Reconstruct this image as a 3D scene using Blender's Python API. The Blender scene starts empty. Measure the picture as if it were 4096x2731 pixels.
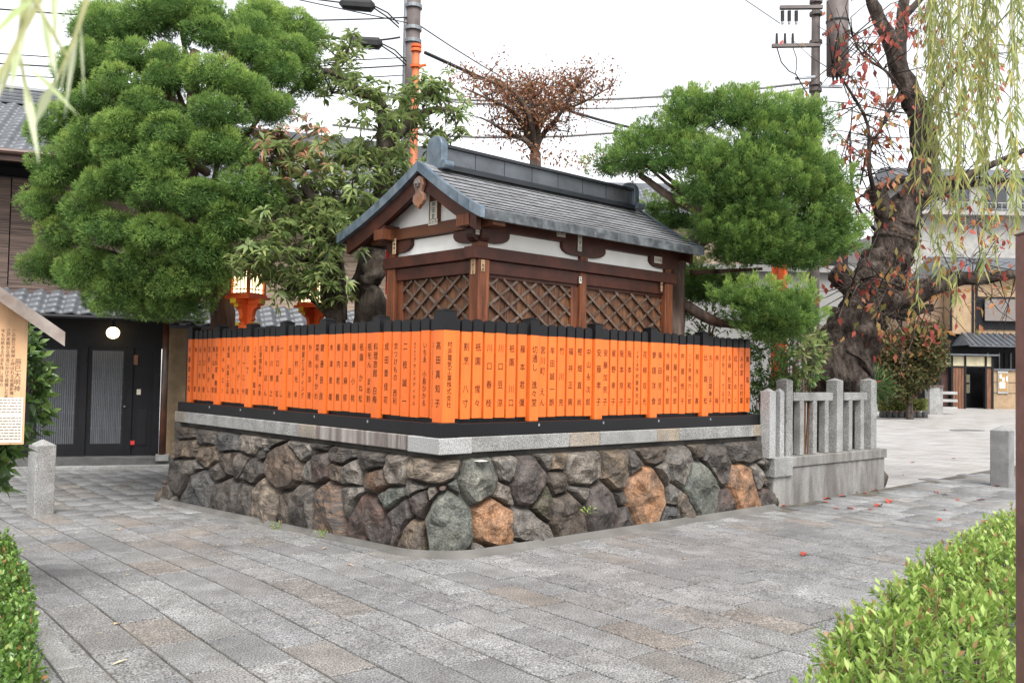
import bpy, math, random
import numpy as np
from mathutils import Vector, Matrix, noise
random.seed(7)
rng = np.random.default_rng(7)
scene = bpy.context.scene
COL = scene.collection
R_ = math.radians

# ---------------------------------------------------------------- camera
FPX, W0, H0 = 3646.64, 4096.0, 2731.0          # focal length in pixels of the photograph
CAM = np.array([-5.0895, -6.4259, 1.60])
YAW, PIT, ROL = R_(47.338), R_(2.0745), R_(1.0946)
_F = np.array([math.cos(YAW)*math.cos(PIT), math.sin(YAW)*math.cos(PIT), math.sin(PIT)])
_R0 = np.array([math.sin(YAW), -math.cos(YAW), 0.0]); _U0 = np.cross(_R0, _F)
_R = _R0*math.cos(ROL) + _U0*math.sin(ROL); _U = -_R0*math.sin(ROL) + _U0*math.cos(ROL)
cd = bpy.data.cameras.new('camera'); cam = bpy.data.objects.new('camera', cd); COL.objects.link(cam)
m = Matrix.Identity(4)
for i in range(3):
    m[i][0] = _R[i]; m[i][1] = _U[i]; m[i][2] = -_F[i]; m[i][3] = CAM[i]
cam.matrix_world = m
cd.sensor_width = 36; cd.lens = 36*FPX/W0; cd.clip_end = 3000; cd.clip_start = 0.05
cd.dof.use_dof = True; cd.dof.focus_distance = 9.0; cd.dof.aperture_fstop = 7.0
scene.camera = cam
# ---------------------------------------------------------------- sky, sun, exposure
SUN_AZ = math.atan2(-0.55, -1.0)                # compass-like: x, y of the direction towards the sun
SUN_EL = R_(56)
w = bpy.data.worlds.new('World'); scene.world = w; w.use_nodes = True
nt = w.node_tree; bg = nt.nodes['Background']
sky = nt.nodes.new('ShaderNodeTexSky'); sky.sky_type = 'NISHITA'; sky.sun_disc = False
sky.sun_elevation = SUN_EL; sky.sun_rotation = SUN_AZ; sky.air_density = 1.0; sky.dust_density = 1.0; sky.ozone_density = 1.0
hs = nt.nodes.new('ShaderNodeHueSaturation'); hs.inputs['Saturation'].default_value = 0.12
nt.links.new(sky.outputs[0], hs.inputs['Color']); nt.links.new(hs.outputs[0], bg.inputs['Color'])
bg.inputs['Strength'].default_value = 0.125
sl = bpy.data.lights.new('sun', 'SUN'); sl.energy = 2.3; sl.angle = R_(32); sl.color = (1, .985, .955)
so = bpy.data.objects.new('sun', sl); COL.objects.link(so)
sd = Vector((math.sin(SUN_AZ)*math.cos(SUN_EL), math.cos(SUN_AZ)*math.cos(SUN_EL), math.sin(SUN_EL)))
so.rotation_euler = sd.to_track_quat('Z', 'Y').to_euler(); so.location = (0, 0, 30)
scene.view_settings.view_transform = 'Standard'; scene.view_settings.look = 'None'
scene.view_settings.gamma = 1; scene.view_settings.use_curve_mapping = False
scene.view_settings.exposure = 1.42
scene.render.engine = 'CYCLES'
scene.cycles.max_bounces = 6; scene.cycles.transparent_max_bounces = 6; scene.cycles.use_denoising = True

# ---------------------------------------------------------------- pixel helpers (4096 x 2731 photograph pixels)
def ray(u, v): return _F + _R*((u-W0/2)/FPX) - _U*((v-H0/2)/FPX)
def gz(x, y): return -0.03*min(max(y, 0), 6) + 0.009*min(max(0, x-5), 55)
def dep(u, v, d): return CAM + ray(u, v)*d
def gnd(u, v, dz=0.0):
    d = ray(u, v); lo, hi = .5, 400.
    for _ in range(50):
        q = (lo+hi)/2; P = CAM + d*q
        if P[2] > gz(P[0], P[1])+dz: lo = q
        else: hi = q
    return CAM + d*lo
def onplane(u, v, P0, n):
    d = ray(u, v); n = np.array([n[0], n[1], n[2] if len(n) > 2 else 0.]); P0 = np.array(P0, float)
    return CAM + d*(((P0-CAM) @ n)/(d @ n))
def prj(P):
    d = np.asarray(P, float)-CAM; z = d @ _F
    return np.stack([W0/2+FPX*(d @ _R)/z, H0/2-FPX*(d @ _U)/z, z], -1)

# ---------------------------------------------------------------- materials
MATS = {}
def mat(name, col, rough=.6, var=.12, scale=6., bump=0., bscale=40., spec=.4, metal=0., transl=0., col2=None, mixscale=3., stretch=(1, 1, 1), rnd=0., coat=0., detail=6., fleck=0., fscale=180., bdist=.02):
    if name in MATS: return MATS[name]
    m = bpy.data.materials.new(name); m.use_nodes = True; MATS[name] = m
    n = m.node_tree.nodes; L = m.node_tree.links
    b = n['Principled BSDF']; out = n['Material Output']
    tc = n.new('ShaderNodeTexCoord'); mp = n.new('ShaderNodeMapping'); mp.inputs['Scale'].default_value = stretch
    L.new(tc.outputs['Object'], mp.inputs['Vector'])
    oi = n.new('ShaderNodeObjectInfo')
    off = n.new('ShaderNodeVectorMath'); off.operation = 'MULTIPLY_ADD'
    L.new(oi.outputs['Random'], off.inputs[0]); off.inputs[1].default_value = (37, 91, 53); L.new(mp.outputs[0], off.inputs[2])
    vec = off.outputs[0]
    def noise_(sc, det=detail, rg=.6):
        t = n.new('ShaderNodeTexNoise'); t.inputs['Scale'].default_value = sc; t.inputs['Detail'].default_value = det; t.inputs['Roughness'].default_value = rg
        L.new(vec, t.inputs['Vector']); return t
    n1 = noise_(scale)
    base = n.new('ShaderNodeMix'); base.data_type = 'RGBA'
    c2 = col2 if col2 else tuple(c*.7 for c in col)
    base.inputs[6].default_value = (*col, 1); base.inputs[7].default_value = (*c2, 1)
    n2 = noise_(mixscale, 4.)
    rmp = n.new('ShaderNodeMapRange'); rmp.inputs[1].default_value = .38; rmp.inputs[2].default_value = .62
    L.new(n2.outputs['Fac'], rmp.inputs[0])
    fac = rmp.outputs[0]
    at = n.new('ShaderNodeAttribute'); at.attribute_name = 'rnd'
    if rnd:
        ad = n.new('ShaderNodeMath'); ad.operation = 'ADD'; L.new(oi.outputs['Random'], ad.inputs[0]); L.new(at.outputs['Fac'], ad.inputs[1])
        fr = n.new('ShaderNodeMath'); fr.operation = 'FRACT'; L.new(ad.outputs[0], fr.inputs[0])
        mx = n.new('ShaderNodeMix'); mx.data_type = 'FLOAT'; mx.inputs[0].default_value = rnd
        L.new(fac, mx.inputs[2]); L.new(fr.outputs[0], mx.inputs[3]); fac = mx.outputs[0]
    L.new(fac, base.inputs[0])
    vr = n.new('ShaderNodeMapRange'); vr.inputs[1].default_value = .25; vr.inputs[2].default_value = .75
    vr.inputs[3].default_value = 1-var*1.6; vr.inputs[4].default_value = 1+var*1.2
    L.new(n1.outputs['Fac'], vr.inputs[0])
    mul = n.new('ShaderNodeMix'); mul.data_type = 'RGBA'; mul.blend_type = 'MULTIPLY'; mul.inputs[0].default_value = 1
    L.new(base.outputs[2], mul.inputs[6]); L.new(vr.outputs[0], mul.inputs[7])
    colo = mul.outputs[2]
    if fleck:
        nf = noise_(fscale, 2., .5); fr2 = n.new('ShaderNodeMapRange'); fr2.inputs[1].default_value = .36; fr2.inputs[2].default_value = .64
        fr2.inputs[3].default_value = 1-fleck; fr2.inputs[4].default_value = 1+fleck
        L.new(nf.outputs['Fac'], fr2.inputs[0])
        m2 = n.new('ShaderNodeMix'); m2.data_type = 'RGBA'; m2.blend_type = 'MULTIPLY'; m2.inputs[0].default_value = 1
        L.new(colo, m2.inputs[6]); L.new(fr2.outputs[0], m2.inputs[7]); colo = m2.outputs[2]
    L.new(colo, b.inputs['Base Color'])
    b.inputs['Roughness'].default_value = rough; b.inputs['Specular IOR Level'].default_value = spec
    b.inputs['Metallic'].default_value = metal; b.inputs['Coat Weight'].default_value = coat
    if bump:
        nb = noise_(bscale, 5.); bp = n.new('ShaderNodeBump'); bp.inputs['Strength'].default_value = bump; bp.inputs['Distance'].default_value = bdist
        L.new(nb.outputs['Fac'], bp.inputs['Height']); L.new(bp.outputs[0], b.inputs['Normal'])
    if transl:
        t = n.new('ShaderNodeBsdfTranslucent'); L.new(colo, t.inputs['Color'])
        ms = n.new('ShaderNodeMixShader'); ms.inputs[0].default_value = transl
        L.new(b.outputs[0], ms.inputs[1]); L.new(t.outputs[0], ms.inputs[2]); L.new(ms.outputs[0], out.inputs['Surface'])
    return m
def emis(name, col, strength):
    m = bpy.data.materials.new(name); m.use_nodes = True; b = m.node_tree.nodes['Principled BSDF']
    b.inputs['Base Color'].default_value = (*col, 1); b.inputs['Emission Color'].default_value = (*col, 1); b.inputs['Emission Strength'].default_value = strength
    return m
def leafmat(name, stops, rough=.5, transl=.35, spec=.4):
    """leaf colour picked per leaf from a ramp by the attribute rnd"""
    m = bpy.data.materials.new(name); m.use_nodes = True; n = m.node_tree.nodes; L = m.node_tree.links
    b = n['Principled BSDF']; at = n.new('ShaderNodeAttribute'); at.attribute_name = 'rnd'
    r = n.new('ShaderNodeValToRGB'); L.new(at.outputs['Fac'], r.inputs[0]); e = r.color_ramp.elements
    while len(e) < len(stops): e.new(.5)
    for el, (p, c) in zip(e, stops): el.position = p; el.color = (*c, 1)
    L.new(r.outputs[0], b.inputs['Base Color']); b.inputs['Roughness'].default_value = rough; b.inputs['Specular IOR Level'].default_value = spec
    t = n.new('ShaderNodeBsdfTranslucent'); L.new(r.outputs[0], t.inputs['Color'])
    ms = n.new('ShaderNodeMixShader'); ms.inputs[0].default_value = transl
    L.new(b.outputs[0], ms.inputs[1]); L.new(t.outputs[0], ms.inputs[2]); L.new(ms.outputs[0], n['Material Output'].inputs['Surface'])
    return m

# ---------------------------------------------------------------- objects
def tag(o, label, cat, group=None, kind=None):
    if label: o['label'] = label
    if cat: o['category'] = cat
    if group: o['group'] = group
    if kind: o['kind'] = kind
    return o
def thing(name, label, cat, loc=(0, 0, 0), group=None):
    o = bpy.data.objects.new(name, None); COL.objects.link(o); o.location = Vector([float(c) for c in loc]); o.empty_display_size = .2
    return tag(o, label, cat, group)
WORLD = {}
def wloc(o):
    v = Vector((0, 0, 0))
    while o is not None: v = v + o.location; o = o.parent
    return v
def link(name, me, loc, parent=None, rot=None):
    """me is centred on its own origin; loc is a world position; parents are never rotated"""
    o = bpy.data.objects.new(name, me); COL.objects.link(o)
    loc = Vector([float(c) for c in loc])
    if parent is not None: o.parent = parent; loc = loc-wloc(parent)
    o.location = loc
    if rot is not None: o.rotation_euler = rot
    return o
class MB:
    def __init__(s): s.v = []; s.f = []; s.mi = []
    def add(s, vs, fs, mi=0):
        o = len(s.v); s.v += [tuple(map(float, p)) for p in vs]; s.f += [tuple(o+i for i in f) for f in fs]; s.mi += [mi]*len(fs); return s
    def box(s, x0, x1, y0, y1, z0, z1, mi=0, M=None):
        vs = [(x, y, z) for z in (z0, z1) for y in (y0, y1) for x in (x0, x1)]
        if M is not None: vs = [M(*p) for p in vs]
        return s.add(vs, [(0, 2, 3, 1), (4, 5, 7, 6), (0, 1, 5, 4), (2, 6, 7, 3), (0, 4, 6, 2), (1, 3, 7, 5)], mi)
    def prism(s, poly, fn, t0, t1, mi=0):
        """polygon (a,b) extruded from t0 to t1; fn(a,b,t) -> xyz"""
        n = len(poly); vs = [fn(a, b, t0) for a, b in poly]+[fn(a, b, t1) for a, b in poly]
        fs = [tuple(range(n))[::-1], tuple(range(n, 2*n))]+[(i, (i+1) % n, n+(i+1) % n, n+i) for i in range(n)]
        return s.add(vs, fs, mi)
    def tube(s, pts, rad, seg=8, mi=0, cap=True, lump=0.):
        pts = [Vector([float(c) for c in p]) for p in pts]; n = len(pts)
        if not hasattr(rad, '__len__'): rad = [rad]*n
        vs = []; up = Vector((0, 0, 1)); pn = None
        for i, p in enumerate(pts):
            t = (pts[min(i+1, n-1)]-pts[max(i-1, 0)]).normalized()
            if pn is None: a = t.orthogonal().normalized()
            else: a = (pn-t*pn.dot(t)).normalized()
            pn = a; b = t.cross(a)
            for k in range(seg):
                th = 2*math.pi*k/seg; r = rad[i]
                d = a*math.cos(th)+b*math.sin(th)
                if lump:
                    q = (p+d*r)*(.6/max(r, .03)); r *= 1+lump*noise.noise(q)+(.45*lump*noise.noise(q*3.1)+.25*lump*noise.noise(Vector((q.x*9, q.y*9, q.z*4))) if seg > 10 else 0)
                vs.append(p+d*r)
        fs = [(i*seg+k, i*seg+(k+1) % seg, (i+1)*seg+(k+1) % seg, (i+1)*seg+k) for i in range(n-1) for k in range(seg)]
        if cap: fs += [tuple(range(seg))[::-1], tuple((n-1)*seg+k for k in range(seg))]
        return s.add(vs, fs, mi)
    def lathe(s, c, prof, seg=16, mi=0):
        """prof: (r,z) list about a vertical axis at c"""
        vs = [(c[0]+r*math.cos(2*math.pi*k/seg), c[1]+r*math.sin(2*math.pi*k/seg), c[2]+z) for r, z in prof for k in range(seg)]
        n = len(prof); fs = [(i*seg+k, i*seg+(k+1) % seg, (i+1)*seg+(k+1) % seg, (i+1)*seg+k) for i in range(n-1) for k in range(seg)]
        fs += [tuple(range(seg))[::-1], tuple((n-1)*seg+k for k in range(seg))]
        return s.add(vs, fs, mi)
    def mesh(s, name, mats, smooth=False, centre=None):
        me = bpy.data.meshes.new(name); v = np.array(s.v, float)
        if centre is None: centre = (v.min(0)+v.max(0))/2
        me.from_pydata([tuple(p) for p in v-centre], [], s.f)
        for mm in (mats if isinstance(mats, (list, tuple)) else [mats]): me.materials.append(mm)
        me.polygons.foreach_set('material_index', s.mi)
        if smooth: me.polygons.foreach_set('use_smooth', [True]*len(s.f))
        me.update(); return me, centre
    def obj(s, name, mats, parent=None, smooth=False, bevel=0., centre=None, label=None):
        me, c = s.mesh(name, mats, smooth, centre); o = link(name, me, c, parent)
        if bevel:
            b = o.modifiers.new('bevel', 'BEVEL'); b.width = bevel; b.segments = 2; b.limit_method = 'ANGLE'; b.angle_limit = R_(40)
        if label: o['label'] = label
        return o
def struct(o): o['kind'] = 'structure'; return o
def fast_mesh(name, V, F, mats, rnd=None, smooth=False, mi=None):
    """V (n,3) F (m,3|4) numpy"""
    me = bpy.data.meshes.new(name); k = F.shape[1]
    me.vertices.add(len(V)); me.vertices.foreach_set('co', np.ascontiguousarray(V, np.float32).ravel())
    me.loops.add(F.size); me.loops.foreach_set('vertex_index', np.ascontiguousarray(F, np.int32).ravel())
    me.polygons.add(len(F)); me.polygons.foreach_set('loop_start', np.arange(0, F.size, k, dtype=np.int32))
    me.update(calc_edges=True)
    if rnd is not None:
        a = me.attributes.new('rnd', 'FLOAT', 'FACE'); a.data.foreach_set('value', np.ascontiguousarray(rnd, np.float32))
    for mm in (mats if isinstance(mats, (list, tuple)) else [mats]): me.materials.append(mm)
    if mi is not None: me.polygons.foreach_set('material_index', np.ascontiguousarray(mi, np.int32))
    if smooth: me.polygons.foreach_set('use_smooth', np.ones(len(F), bool))
    return me
def norm(a): return a/np.maximum(np.linalg.norm(a, axis=-1, keepdims=True), 1e-9)
def leaves(P, D, Nn, Ln, Wd, rnd, droop=.25, fold=.15):
    """pointed leaves of 4 quads-ish: base, two mids, tip; returns V,F(4),rnd"""
    n = len(P); D = norm(D); S = norm(np.cross(D, Nn)); Nn = np.cross(S, D)
    Ln = np.broadcast_to(Ln, (n,))[:, None]; Wd = np.broadcast_to(Wd, (n,))[:, None]
    dn = np.array([0, 0, -1.])
    b = P; mid = P+D*Ln*.45; tip = P+D*Ln+dn*Ln*droop
    l = mid+S*Wd*.5+Nn*Wd*fold; r = mid-S*Wd*.5+Nn*Wd*fold
    V = np.stack([b, l, tip, r], 1).reshape(-1, 3)
    mid2 = mid+dn*Ln*droop*.15
    V = np.stack([b, r, mid2, l, tip], 1).reshape(-1, 3)
    i = np.arange(n)[:, None]*5
    F = np.concatenate([i+np.array([[0, 1, 2]]), i+np.array([[0, 2, 3]]), i+np.array([[1, 4, 2]]), i+np.array([[2, 4, 3]])], 0)
    return V, F, np.concatenate([rnd]*4)
def needles(P, D, Ln, Wd, rnd):
    n = len(P); D = norm(D); S = norm(np.cross(D, rng.normal(size=(n, 3))))
    Ln = np.broadcast_to(Ln, (n,))[:, None]; Wd = np.broadcast_to(Wd, (n,))[:, None]
    V = np.stack([P+S*Wd*.5, P-S*Wd*.5, P+D*Ln], 1).reshape(-1, 3)
    return V, np.arange(3*n).reshape(-1, 3), rnd
def join(parts):
    V = []; F = []; A = []; o = 0
    for v, f, a in parts: V.append(v); F.append(f+o); A.append(a); o += len(v)
    return np.concatenate(V), np.concatenate(F), np.concatenate(A)
def leafobj(name, parts, m, parent, centre, kind=None):
    V, F, A = join(parts); c = np.array([float(q) for q in centre]); me = fast_mesh(name, V-c, F, m, A); o = link(name, me, c, parent)
    if kind: o['kind'] = kind
    return o
def sph(n):
    return norm(rng.normal(size=(n, 3)))

# ---------------------------------------------------------------- palette
M = {}
M['granite'] = mat('granite', (.265, .262, .252), .8, .14, 5, .3, 130, .25, col2=(.195, .19, .18), fleck=.5, fscale=110)
M['granite_dark'] = mat('granite_stained', (.225, .218, .205), .75, .2, 4, .25, 140, .3, col2=(.12, .11, .10), fleck=.25, mixscale=5, stretch=(1, 1, .25))
M['granite_light'] = mat('granite_light', (.33, .33, .328), .7, .08, 6, .2, 170, .3, col2=(.27, .265, .255), fleck=.45, fscale=110)
M['granite_brown'] = mat('granite_rusty', (.26, .215, .165), .8, .2, 4, .25, 130, .25, col2=(.22, .195, .165), fleck=.45, fscale=110)
M['coping_stain'] = mat('coping_stained', (.16, .13, .12), .75, .3, 5, .2, 120, .3, col2=(.30, .27, .25), fleck=.2, mixscale=3.5, stretch=(2.5, 2.5, .15))
M['mortar'] = mat('mortar', (.085, .078, .070), .9, .2, 5, .5, 60, .2, col2=(.055, .052, .048))
M['joint'] = mat('joint_sand', (.125, .112, .095), .95, .25, 10, .5, 90, .1, col2=(.075, .07, .062))
M['soil'] = mat('soil', (.09, .065, .045), .95, .3, 8, .6, 40, .1)
M['orange'] = mat('vermilion_paint', (.66, .128, .019), .45, .07, 5, .08, 40, .35, col2=(.70, .148, .025), rnd=.5, stretch=(3, 3, .5))
M['black'] = mat('black_paint', (.006, .006, .0075), .45, .2, 6, .05, 50, .3)
M['ink'] = mat('ink', (.035, .012, .006), .6, .0, 3, spec=.2)
M['wood'] = mat('red_brown_wood', (.062, .017, .009), .5, .3, 5, .12, 60, .3, col2=(.042, .012, .007), stretch=(1, 1, 1))
M['wood_post'] = mat('weathered_post', (.165, .055, .022), .55, .3, 6, .15, 70, .3, col2=(.085, .026, .012), stretch=(5, 5, .5), mixscale=2)
M['board'] = mat('panel_board', (.185, .085, .040), .6, .55, 9, .2, 50, .3, col2=(.055, .024, .014), stretch=(9, 9, .6), mixscale=1.5, rnd=.45)
M['lattice'] = mat('lattice_wood', (.075, .042, .028), .5, .3, 12, .15, 60, .4, col2=(.12, .085, .065), mixscale=3)
M['plaster'] = mat('white_plaster', (.80, .79, .76), .8, .05, 2.5, .04, 60, .2, col2=(.68, .67, .63), mixscale=1.2)
M['copper'] = mat('patinated_copper', (.27, .275, .29), .36, .2, 7, .05, 30, .5, col2=(.19, .185, .185), metal=.15, mixscale=4, rnd=.45)
M['copper_edge'] = mat('copper_edge', (.085, .12, .155), .42, .3, 6, .06, 30, .5, col2=(.14, .17, .20), metal=.3, mixscale=5)
M['copper_cap'] = mat('copper_cap', (.018, .021, .026), .4, .3, 6, .05, 30, .5, metal=.2)
M['bark'] = mat('bark', (.055, .042, .033), .9, .45, 9, .9, 16, .15, col2=(.105, .088, .072), stretch=(1, 1, .5), mixscale=7, bdist=.05)
M['bark_dark'] = mat('bark_cherry', (.034, .025, .021), .85, .55, 11, 1., 12, .15, col2=(.105, .083, .070), stretch=(1, 1, .45), mixscale=6, bdist=.08)
M['bark_red'] = mat('bark_juniper', (.10, .058, .042), .9, .5, 10, .9, 18, .15, col2=(.16, .12, .10), stretch=(1, 1, .15), mixscale=3)
M['tile'] = mat('roof_tile', (.060, .065, .075), .42, .25, 5, .1, 40, .45, col2=(.098, .104, .115), rnd=.5)
M['darkwood'] = mat('blackened_wood', (.010, .010, .012), .55, .3, 6, .1, 50, .2)
M['metal_grey'] = mat('galvanised', (.22, .235, .25), .5, .15, 8, metal=.5)
M['pole'] = mat('pole_brown', (.105, .085, .08), .6, .15, 4, .05, 60, .35)
M['cable'] = mat('cable', (.015, .015, .016), .6, .05, 4)
M['cable_grey'] = mat('cable_grey', (.22, .22, .22), .6, .05, 4)
# ================================================================ GROUND
def street_mat():
    m = bpy.data.materials.new('street_setts'); m.use_nodes = True; n = m.node_tree.nodes; L = m.node_tree.links; b = n['Principled BSDF']
    tc = n.new('ShaderNodeTexCoord'); mp = n.new('ShaderNodeMapping'); mp.inputs['Rotation'].default_value = (0, 0, R_(94)); L.new(tc.outputs['Object'], mp.inputs[0])
    br = n.new('ShaderNodeTexBrick'); br.inputs['Scale'].default_value = 1; br.inputs['Brick Width'].default_value = .6; br.inputs['Row Height'].default_value = .3
    br.inputs['Mortar Size'].default_value = .008; br.inputs['Color1'].default_value = (.31, .30, .29, 1); br.inputs['Color2'].default_value = (.27, .25, .23, 1); br.inputs['Mortar'].default_value = (.12, .11, .1, 1)
    L.new(mp.outputs[0], br.inputs['Vector'])
    no = n.new('ShaderNodeTexNoise'); no.inputs['Scale'].default_value = 1.3; no.inputs['Detail'].default_value = 8; L.new(tc.outputs['Object'], no.inputs['Vector'])
    mr = n.new('ShaderNodeMapRange'); mr.inputs[1].default_value = .3; mr.inputs[2].default_value = .7; mr.inputs[3].default_value = .75; mr.inputs[4].default_value = 1.2; L.new(no.outputs['Fac'], mr.inputs[0])
    mx = n.new('ShaderNodeMix'); mx.data_type = 'RGBA'; mx.blend_type = 'MULTIPLY'; mx.inputs[0].default_value = 1; L.new(br.outputs[0], mx.inputs[6]); L.new(mr.outputs[0], mx.inputs[7])
    L.new(mx.outputs[2], b.inputs['Base Color']); b.inputs['Roughness'].default_value = .55; b.inputs['Specular IOR Level'].default_value = .5
    bp = n.new('ShaderNodeBump'); bp.inputs['Strength'].default_value = .4; bp.inputs['Distance'].default_value = .01; L.new(br.outputs['Fac'], bp.inputs['Height']); bp.invert = True
    L.new(bp.outputs[0], b.inputs['Normal'])
    return m
def sheet(name, xs, ys, dz, mt, keep=None):
    V = [(x, y, gz(x, y)+dz) for y in ys for x in xs]; nx = len(xs)
    F = [(j*nx+i, j*nx+i+1, (j+1)*nx+i+1, (j+1)*nx+i) for j in range(len(ys)-1) for i in range(nx-1)]
    if keep: F = [f for f in F if keep(sum(V[k][0] for k in f)/4, sum(V[k][1] for k in f)/4)]
    return struct(MB().add(V, F).obj(name, mt, centre=np.zeros(3)))
xs = sorted(set([-800, -300, -100, -40, -15, -5, 0, 5, 8, 12, 20, 30, 45, 60, 100, 300, 800])); ys = [-800, -300, -100, -40, -15, -5, 0, 3, 6, 9, 15, 30, 60, 100, 300, 800]
sheet('ground', xs, ys, -.012, street_mat())
def inwall(x, y):
    return (x > .05 and y > .05 and x < 5.0 and y < 5.5) or (x > 4.9 and x < 8.35 and -.25 < y < 6) or (x > 8.35 and y > -.15) or (x > 5 and y > .0)
paving = sheet('paving', [-12, -8, -4, -.2, 1, 2, 3, 4, 5, 8.3, 12, 15.3], [-9, -6, -3, -.2, 0, 3, 5.7, 6, 9, 11.2], -.008, M['joint'], lambda x, y: not inwall(x, y))
M['slab'] = mat('granite_slab', (.335, .335, .34), .62, .16, 7, .30, 190, .42, col2=(.30, .262, .235), rnd=.0, fleck=.75, fscale=95)
def slabmat():
    m = M['slab']; n = m.node_tree.nodes; L = m.node_tree.links
    # each slab takes its own tone: mostly grey, one in four brownish
    mixes = [k for k in n if k.bl_idname == 'ShaderNodeMix' and k.data_type == 'RGBA' and k.blend_type == 'MIX']
    base = mixes[0]; oi = [k for k in n if k.bl_idname == 'ShaderNodeObjectInfo'][0]; at = [k for k in n if k.bl_idname == 'ShaderNodeAttribute'][0]
    ad = n.new('ShaderNodeMath'); ad.operation = 'ADD'; L.new(oi.outputs['Random'], ad.inputs[0]); L.new(at.outputs['Fac'], ad.inputs[1])
    fr = n.new('ShaderNodeMath'); fr.operation = 'FRACT'; L.new(ad.outputs[0], fr.inputs[0])
    rp = n.new('ShaderNodeValToRGB'); L.new(fr.outputs[0], rp.inputs[0]); e = rp.color_ramp; e.interpolation = 'CONSTANT'
    st = [(0, (.172, .174, .177)), (.2, (.188, .188, .188)), (.38, (.162, .162, .163)), (.55, (.200, .199, .197)), (.78, (.182, .169, .157)), (.88, (.176, .171, .165)), (.95, (.195, .174, .156))]
    while len(e.elements) < len(st): e.elements.new(.5)
    for el, (p, c) in zip(e.elements, st): el.position = p; el.color = (*c, 1)
    for l in list(base.inputs[6].links): L.remove(l)
    L.new(rp.outputs[0], base.inputs[6])
    # damp/dirty blotches running over the whole pavement (world position)
    mt = n.new('ShaderNodeMath'); mt.operation = 'MULTIPLY'; mt.inputs[1].default_value = .45
    src = base.inputs[0].links[0].from_socket; L.new(src, mt.inputs[0]); L.new(mt.outputs[0], base.inputs[0])
    base.inputs[7].default_value = (.138, .133, .127, 1)
    geo = n.new('ShaderNodeNewGeometry'); b = n['Principled BSDF']; srcc = b.inputs['Base Color'].links[0].from_socket
    for sc, lo, hi in ((.9, .80, 1.20), (4.5, .90, 1.14)):
        t = n.new('ShaderNodeTexNoise'); t.inputs['Scale'].default_value = sc; t.inputs['Detail'].default_value = 6; L.new(geo.outputs['Position'], t.inputs['Vector'])
        r = n.new('ShaderNodeMapRange'); r.inputs[1].default_value = .33; r.inputs[2].default_value = .67; r.inputs[3].default_value = lo; r.inputs[4].default_value = hi; L.new(t.outputs['Fac'], r.inputs[0])
        x = n.new('ShaderNodeMix'); x.data_type = 'RGBA'; x.blend_type = 'MULTIPLY'; x.inputs[0].default_value = 1; L.new(srcc, x.inputs[6]); L.new(r.outputs[0], x.inputs[7]); srcc = x.outputs[2]
    L.new(srcc, b.inputs['Base Color'])
slabmat()
AP = R_(4.2); PD = np.array([math.sin(AP), math.cos(AP)]); PQ = np.array([math.cos(AP), -math.sin(AP)])  # row direction, across
def slab_mesh(i, l, wd):
    b = MB(); a = .004; h = .05; x, y = wd/2, l/2
    j = lambda s: random.uniform(-s, s)
    top = [(-x+a+j(.002), -y+a+j(.002), 0), (x-a+j(.002), -y+a+j(.002), 0), (x-a+j(.002), y-a+j(.002), 0), (-x+a+j(.002), y-a+j(.002), 0)]
    mid = [(-x, -y, -a), (x, -y, -a), (x, y, -a), (-x, y, -a)]; bot = [(p[0], p[1], -h) for p in mid]
    b.add(top+mid+bot, [(0, 1, 2, 3)]+[(4+k, 4+(k+1) % 4, (k+1) % 4, k) for k in range(4)]+[(8+k, 8+(k+1) % 4, 4+(k+1) % 4, 4+k) for k in range(4)])
    return b.mesh('slab', M['slab'], centre=np.zeros(3))[0]
SLAB = [slab_mesh(i, .590-.003*(i % 3), .289-.002*(i % 2)) for i in range(6)]
def inwall(x, y):
    return (x > .05 and y > .05 and x < 5.0 and y < 5.5) or (x > 4.9 and x < 8.35 and -.25 < y < 6) or (x > 8.35 and y > -.15) or (x > 5 and y > .0)
cands = []
for r in range(-16, 48):
    off = random.random()*.6
    for k in range(-16, 30):
        c = PQ*(r*.302)+PD*(k*.602+off)+np.array([-3.0, -3.0])
        x, y = c
        if inwall(x, y) or y > 11.5 or x < -8 or x > 15.5 or y < -8.8: continue
        p = prj([x, y, gz(x, y)])
        if p[2] < 1.0 or p[0] < -3500 or p[0] > 6500: continue
        vis_ = -260 < p[0] < 4400 and 1500 < p[1] < 3000
        cands.append((p[2]+(0 if vis_ else 100), x, y))
cands.sort()
tilt = lambda: (random.gauss(0, .0025), random.gauss(0, .0025))
for i, (d, x, y) in enumerate(cands[:300]):
    sy = -.03 if 0 < y < 6 else 0
    t = tilt(); o = link('slab', SLAB[random.randrange(6)], (x, y, gz(x, y)+random.uniform(-.002, .002)), paving, (t[0]+math.atan(sy), t[1], -AP))
V = []; F = []; A = []
for d, x, y in cands[300:]:
    me = SLAB[random.randrange(6)]; vv = np.array([v.co for v in me.vertices]); ca, sa = math.cos(-AP), math.sin(-AP)
    P = np.stack([vv[:, 0]*ca-vv[:, 1]*sa+x, vv[:, 0]*sa+vv[:, 1]*ca+y, vv[:, 2]], 1)
    P[:, 2] += np.array([gz(a, b) for a, b in P[:, :2]])+random.uniform(-.002, .002)
    F.append(np.array([list(p.vertices) for p in me.polygons])+len(V)*12); V.append(P); A.append(np.full(9, random.random()))
me = fast_mesh('far_slabs', np.concatenate(V), np.concatenate(F), M['slab'], np.concatenate(A)); o = link('far_slabs', me, (0, 0, 0), paving); o['kind'] = 'stuff'
print('slabs', len(cands))

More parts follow.
